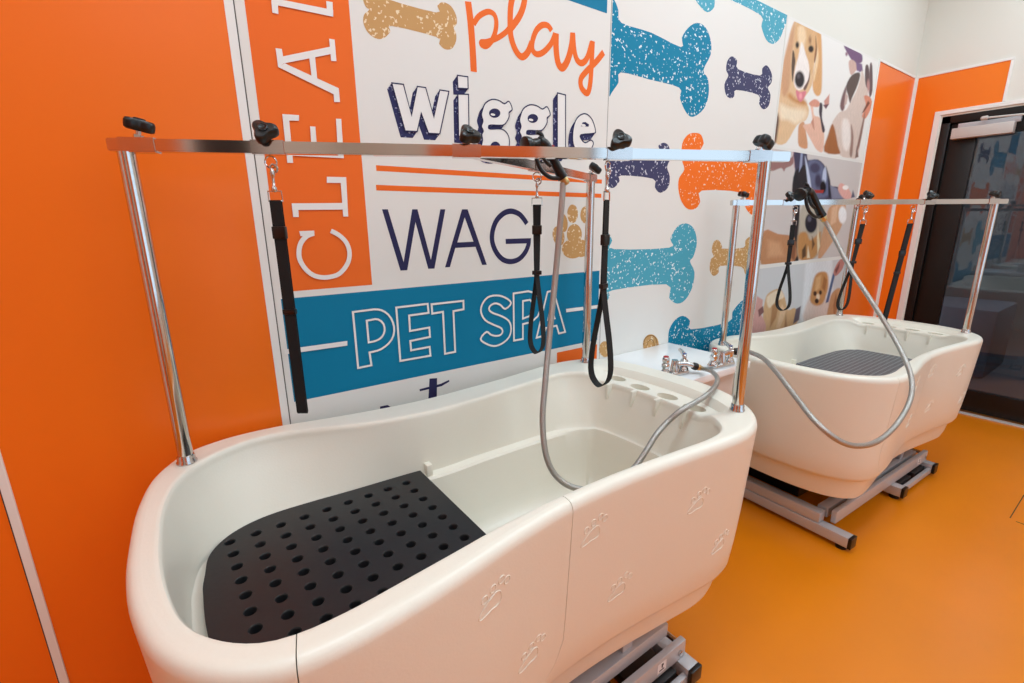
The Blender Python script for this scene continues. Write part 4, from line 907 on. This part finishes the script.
cl = thing('door_closer', 'grey door closer with a swing arm at the top of the glass door', 'door closer', (XR+.02, -.45, 1.97))
c0 = onx(951, 139, XR-.02); c1 = onx(1014, 129, XR-.02)
bm = B(); box(bm, (XR-.045, min(c0[1], c1[1]), c0[2]-.005), (XR+.025, max(c0[1], c1[1]), c0[2]+.065), .004); part('body', bm, M['closer'], cl)
bm = B(); box(bm, (XR-.004, min(c0[1], c1[1])-.02, c0[2]+.064), (XR+.024, max(c0[1], c1[1])-.02, c0[2]+.098), .003); part('mounting_plate', bm, M['alu'], cl)
p0 = onx(985, 118, XR-.04); p1 = onx(1040, 112.5, XR-.02)
bm = B(); tube(bm, [p0, p1], .007, 10); lathe(bm, [(.006, -.022), (.014, -.015), (.014, .012), (.006, .018)], p0, (0, -1, .05), 14); part('arm', bm, M['closer'], cl)
# dim room behind the door
XB = XR+.14
bm = B(); box(bm, (XB, -4.6, -.1), (XB+4, 1.6, 0)); struct('floor_hall', bm, M['greyfloor'])
bm = B(); box(bm, (XB+4, -4.6, 0), (XB+4.1, 1.6, 3)); box(bm, (XB, 1.6, 0), (XB+4, 1.7, 3)); box(bm, (XB, -4.7, 0), (XB+4, -4.6, 3)); struct('wall_hall', bm, M['dimwall'])
bm = B(); box(bm, (XB, -4.6, 3), (XB+4, 1.6, 3.1)); struct('ceiling_hall', bm, M['dimwall'])
bm = B(); box(bm, (XB+1.0, -.55, .0), (XB+1.8, .25, .62), .03); tag(obj('reflection_block', bm, M['greybox'], None, 40), 'grey block added behind the glass door in place of a reflection', 'cabinet')  # solid block standing in for a greyish reflection in the pane
HALL = (XB+1.8, -1.2)
# floor hatch cut in the orange floor at the right edge
p0, p1, p2 = onz(1010, 518, .001), onz(1024, 495, .001), onz(1040, 530, .001)
bm = B()
for a_, b_ in ((p0, p1), (onz(1016, 521.5, .001), p2)): beam(bm, a_, b_, .004, .0012, 0)
struct('trim_9', bm, M['dark'])

# ------------------------------------------------------------------ light
def lamp(x, y, sx, sy, power, label, ZC=ZC):
    t = thing('ceiling_light', label, 'ceiling light', (x, y, ZC), 'ceiling light panels')
    bm_ = B(); box(bm_, (x-sx/2, y-sy/2, ZC-.02), (x+sx/2, y+sy/2, ZC-.0005)); part('diffuser', bm_, M['lamp'], t)
    bm_ = B()
    for lo_, hi_ in (((x-sx/2-.03, y-sy/2-.03), (x+sx/2+.03, y-sy/2)), ((x-sx/2-.03, y+sy/2), (x+sx/2+.03, y+sy/2+.03)), ((x-sx/2-.03, y-sy/2), (x-sx/2, y+sy/2)), ((x+sx/2, y-sy/2), (x+sx/2+.03, y+sy/2))): box(bm_, (*lo_, ZC-.03), (*hi_, ZC-.0005))
    part('frame', bm_, M['trim'], t)
    ld = bpy.data.lights.new('panel lamp', 'AREA'); ld.shape = 'RECTANGLE'; ld.size = sx; ld.size_y = sy; ld.energy = power; ld.color = (.68, .93, 1.06)
    lo = bpy.data.objects.new('panel_lamp', ld); COL.objects.link(lo); lo.parent = t; lo.location = (0, 0, -.032)
LPW = (15, 7.5, 5.5)
LX, LY = (-1.5, .2, 1.9, 3.6), (-.95, -2.6, -4.2)
for j_, y in enumerate(LY):
    for i_, x in enumerate(LX):
        lamp(x, y, 1.2, .6, LPW[j_]*(.3, 1.05, 1.15, 1.15)[i_], ('first', 'second', 'third', 'fourth')[i_]+' ceiling light panel from the left wall, '+('above the tubs', 'in the middle row', 'beside the shop window')[j_])
lamp(HALL[0], HALL[1], 1.2, 1.2, 30, 'added light panel brightening the dim room behind the glass door', 2.999)  # lamp added to lift the darkness behind the pane
w = bpy.data.worlds.new('World'); SC.world = w; w.use_nodes = True
bg = w.node_tree.nodes['Background']; bg.inputs['Color'].default_value = (.62, .80, 1, 1); bg.inputs['Strength'].default_value = 1.6
SC.view_settings.view_transform = 'Standard'; SC.view_settings.look = 'None'; SC.view_settings.gamma = 1; SC.view_settings.exposure = 0.0
SC.view_settings.use_curve_mapping = False
SC.cycles.use_denoising = True
SC.cycles.max_bounces = 8; SC.cycles.diffuse_bounces = 4; SC.cycles.glossy_bounces = 4; SC.cycles.transparent_max_bounces = 8
SC.cycles.sample_clamp_indirect = 8; SC.cycles.caustics_reflective = False; SC.cycles.caustics_refractive = False
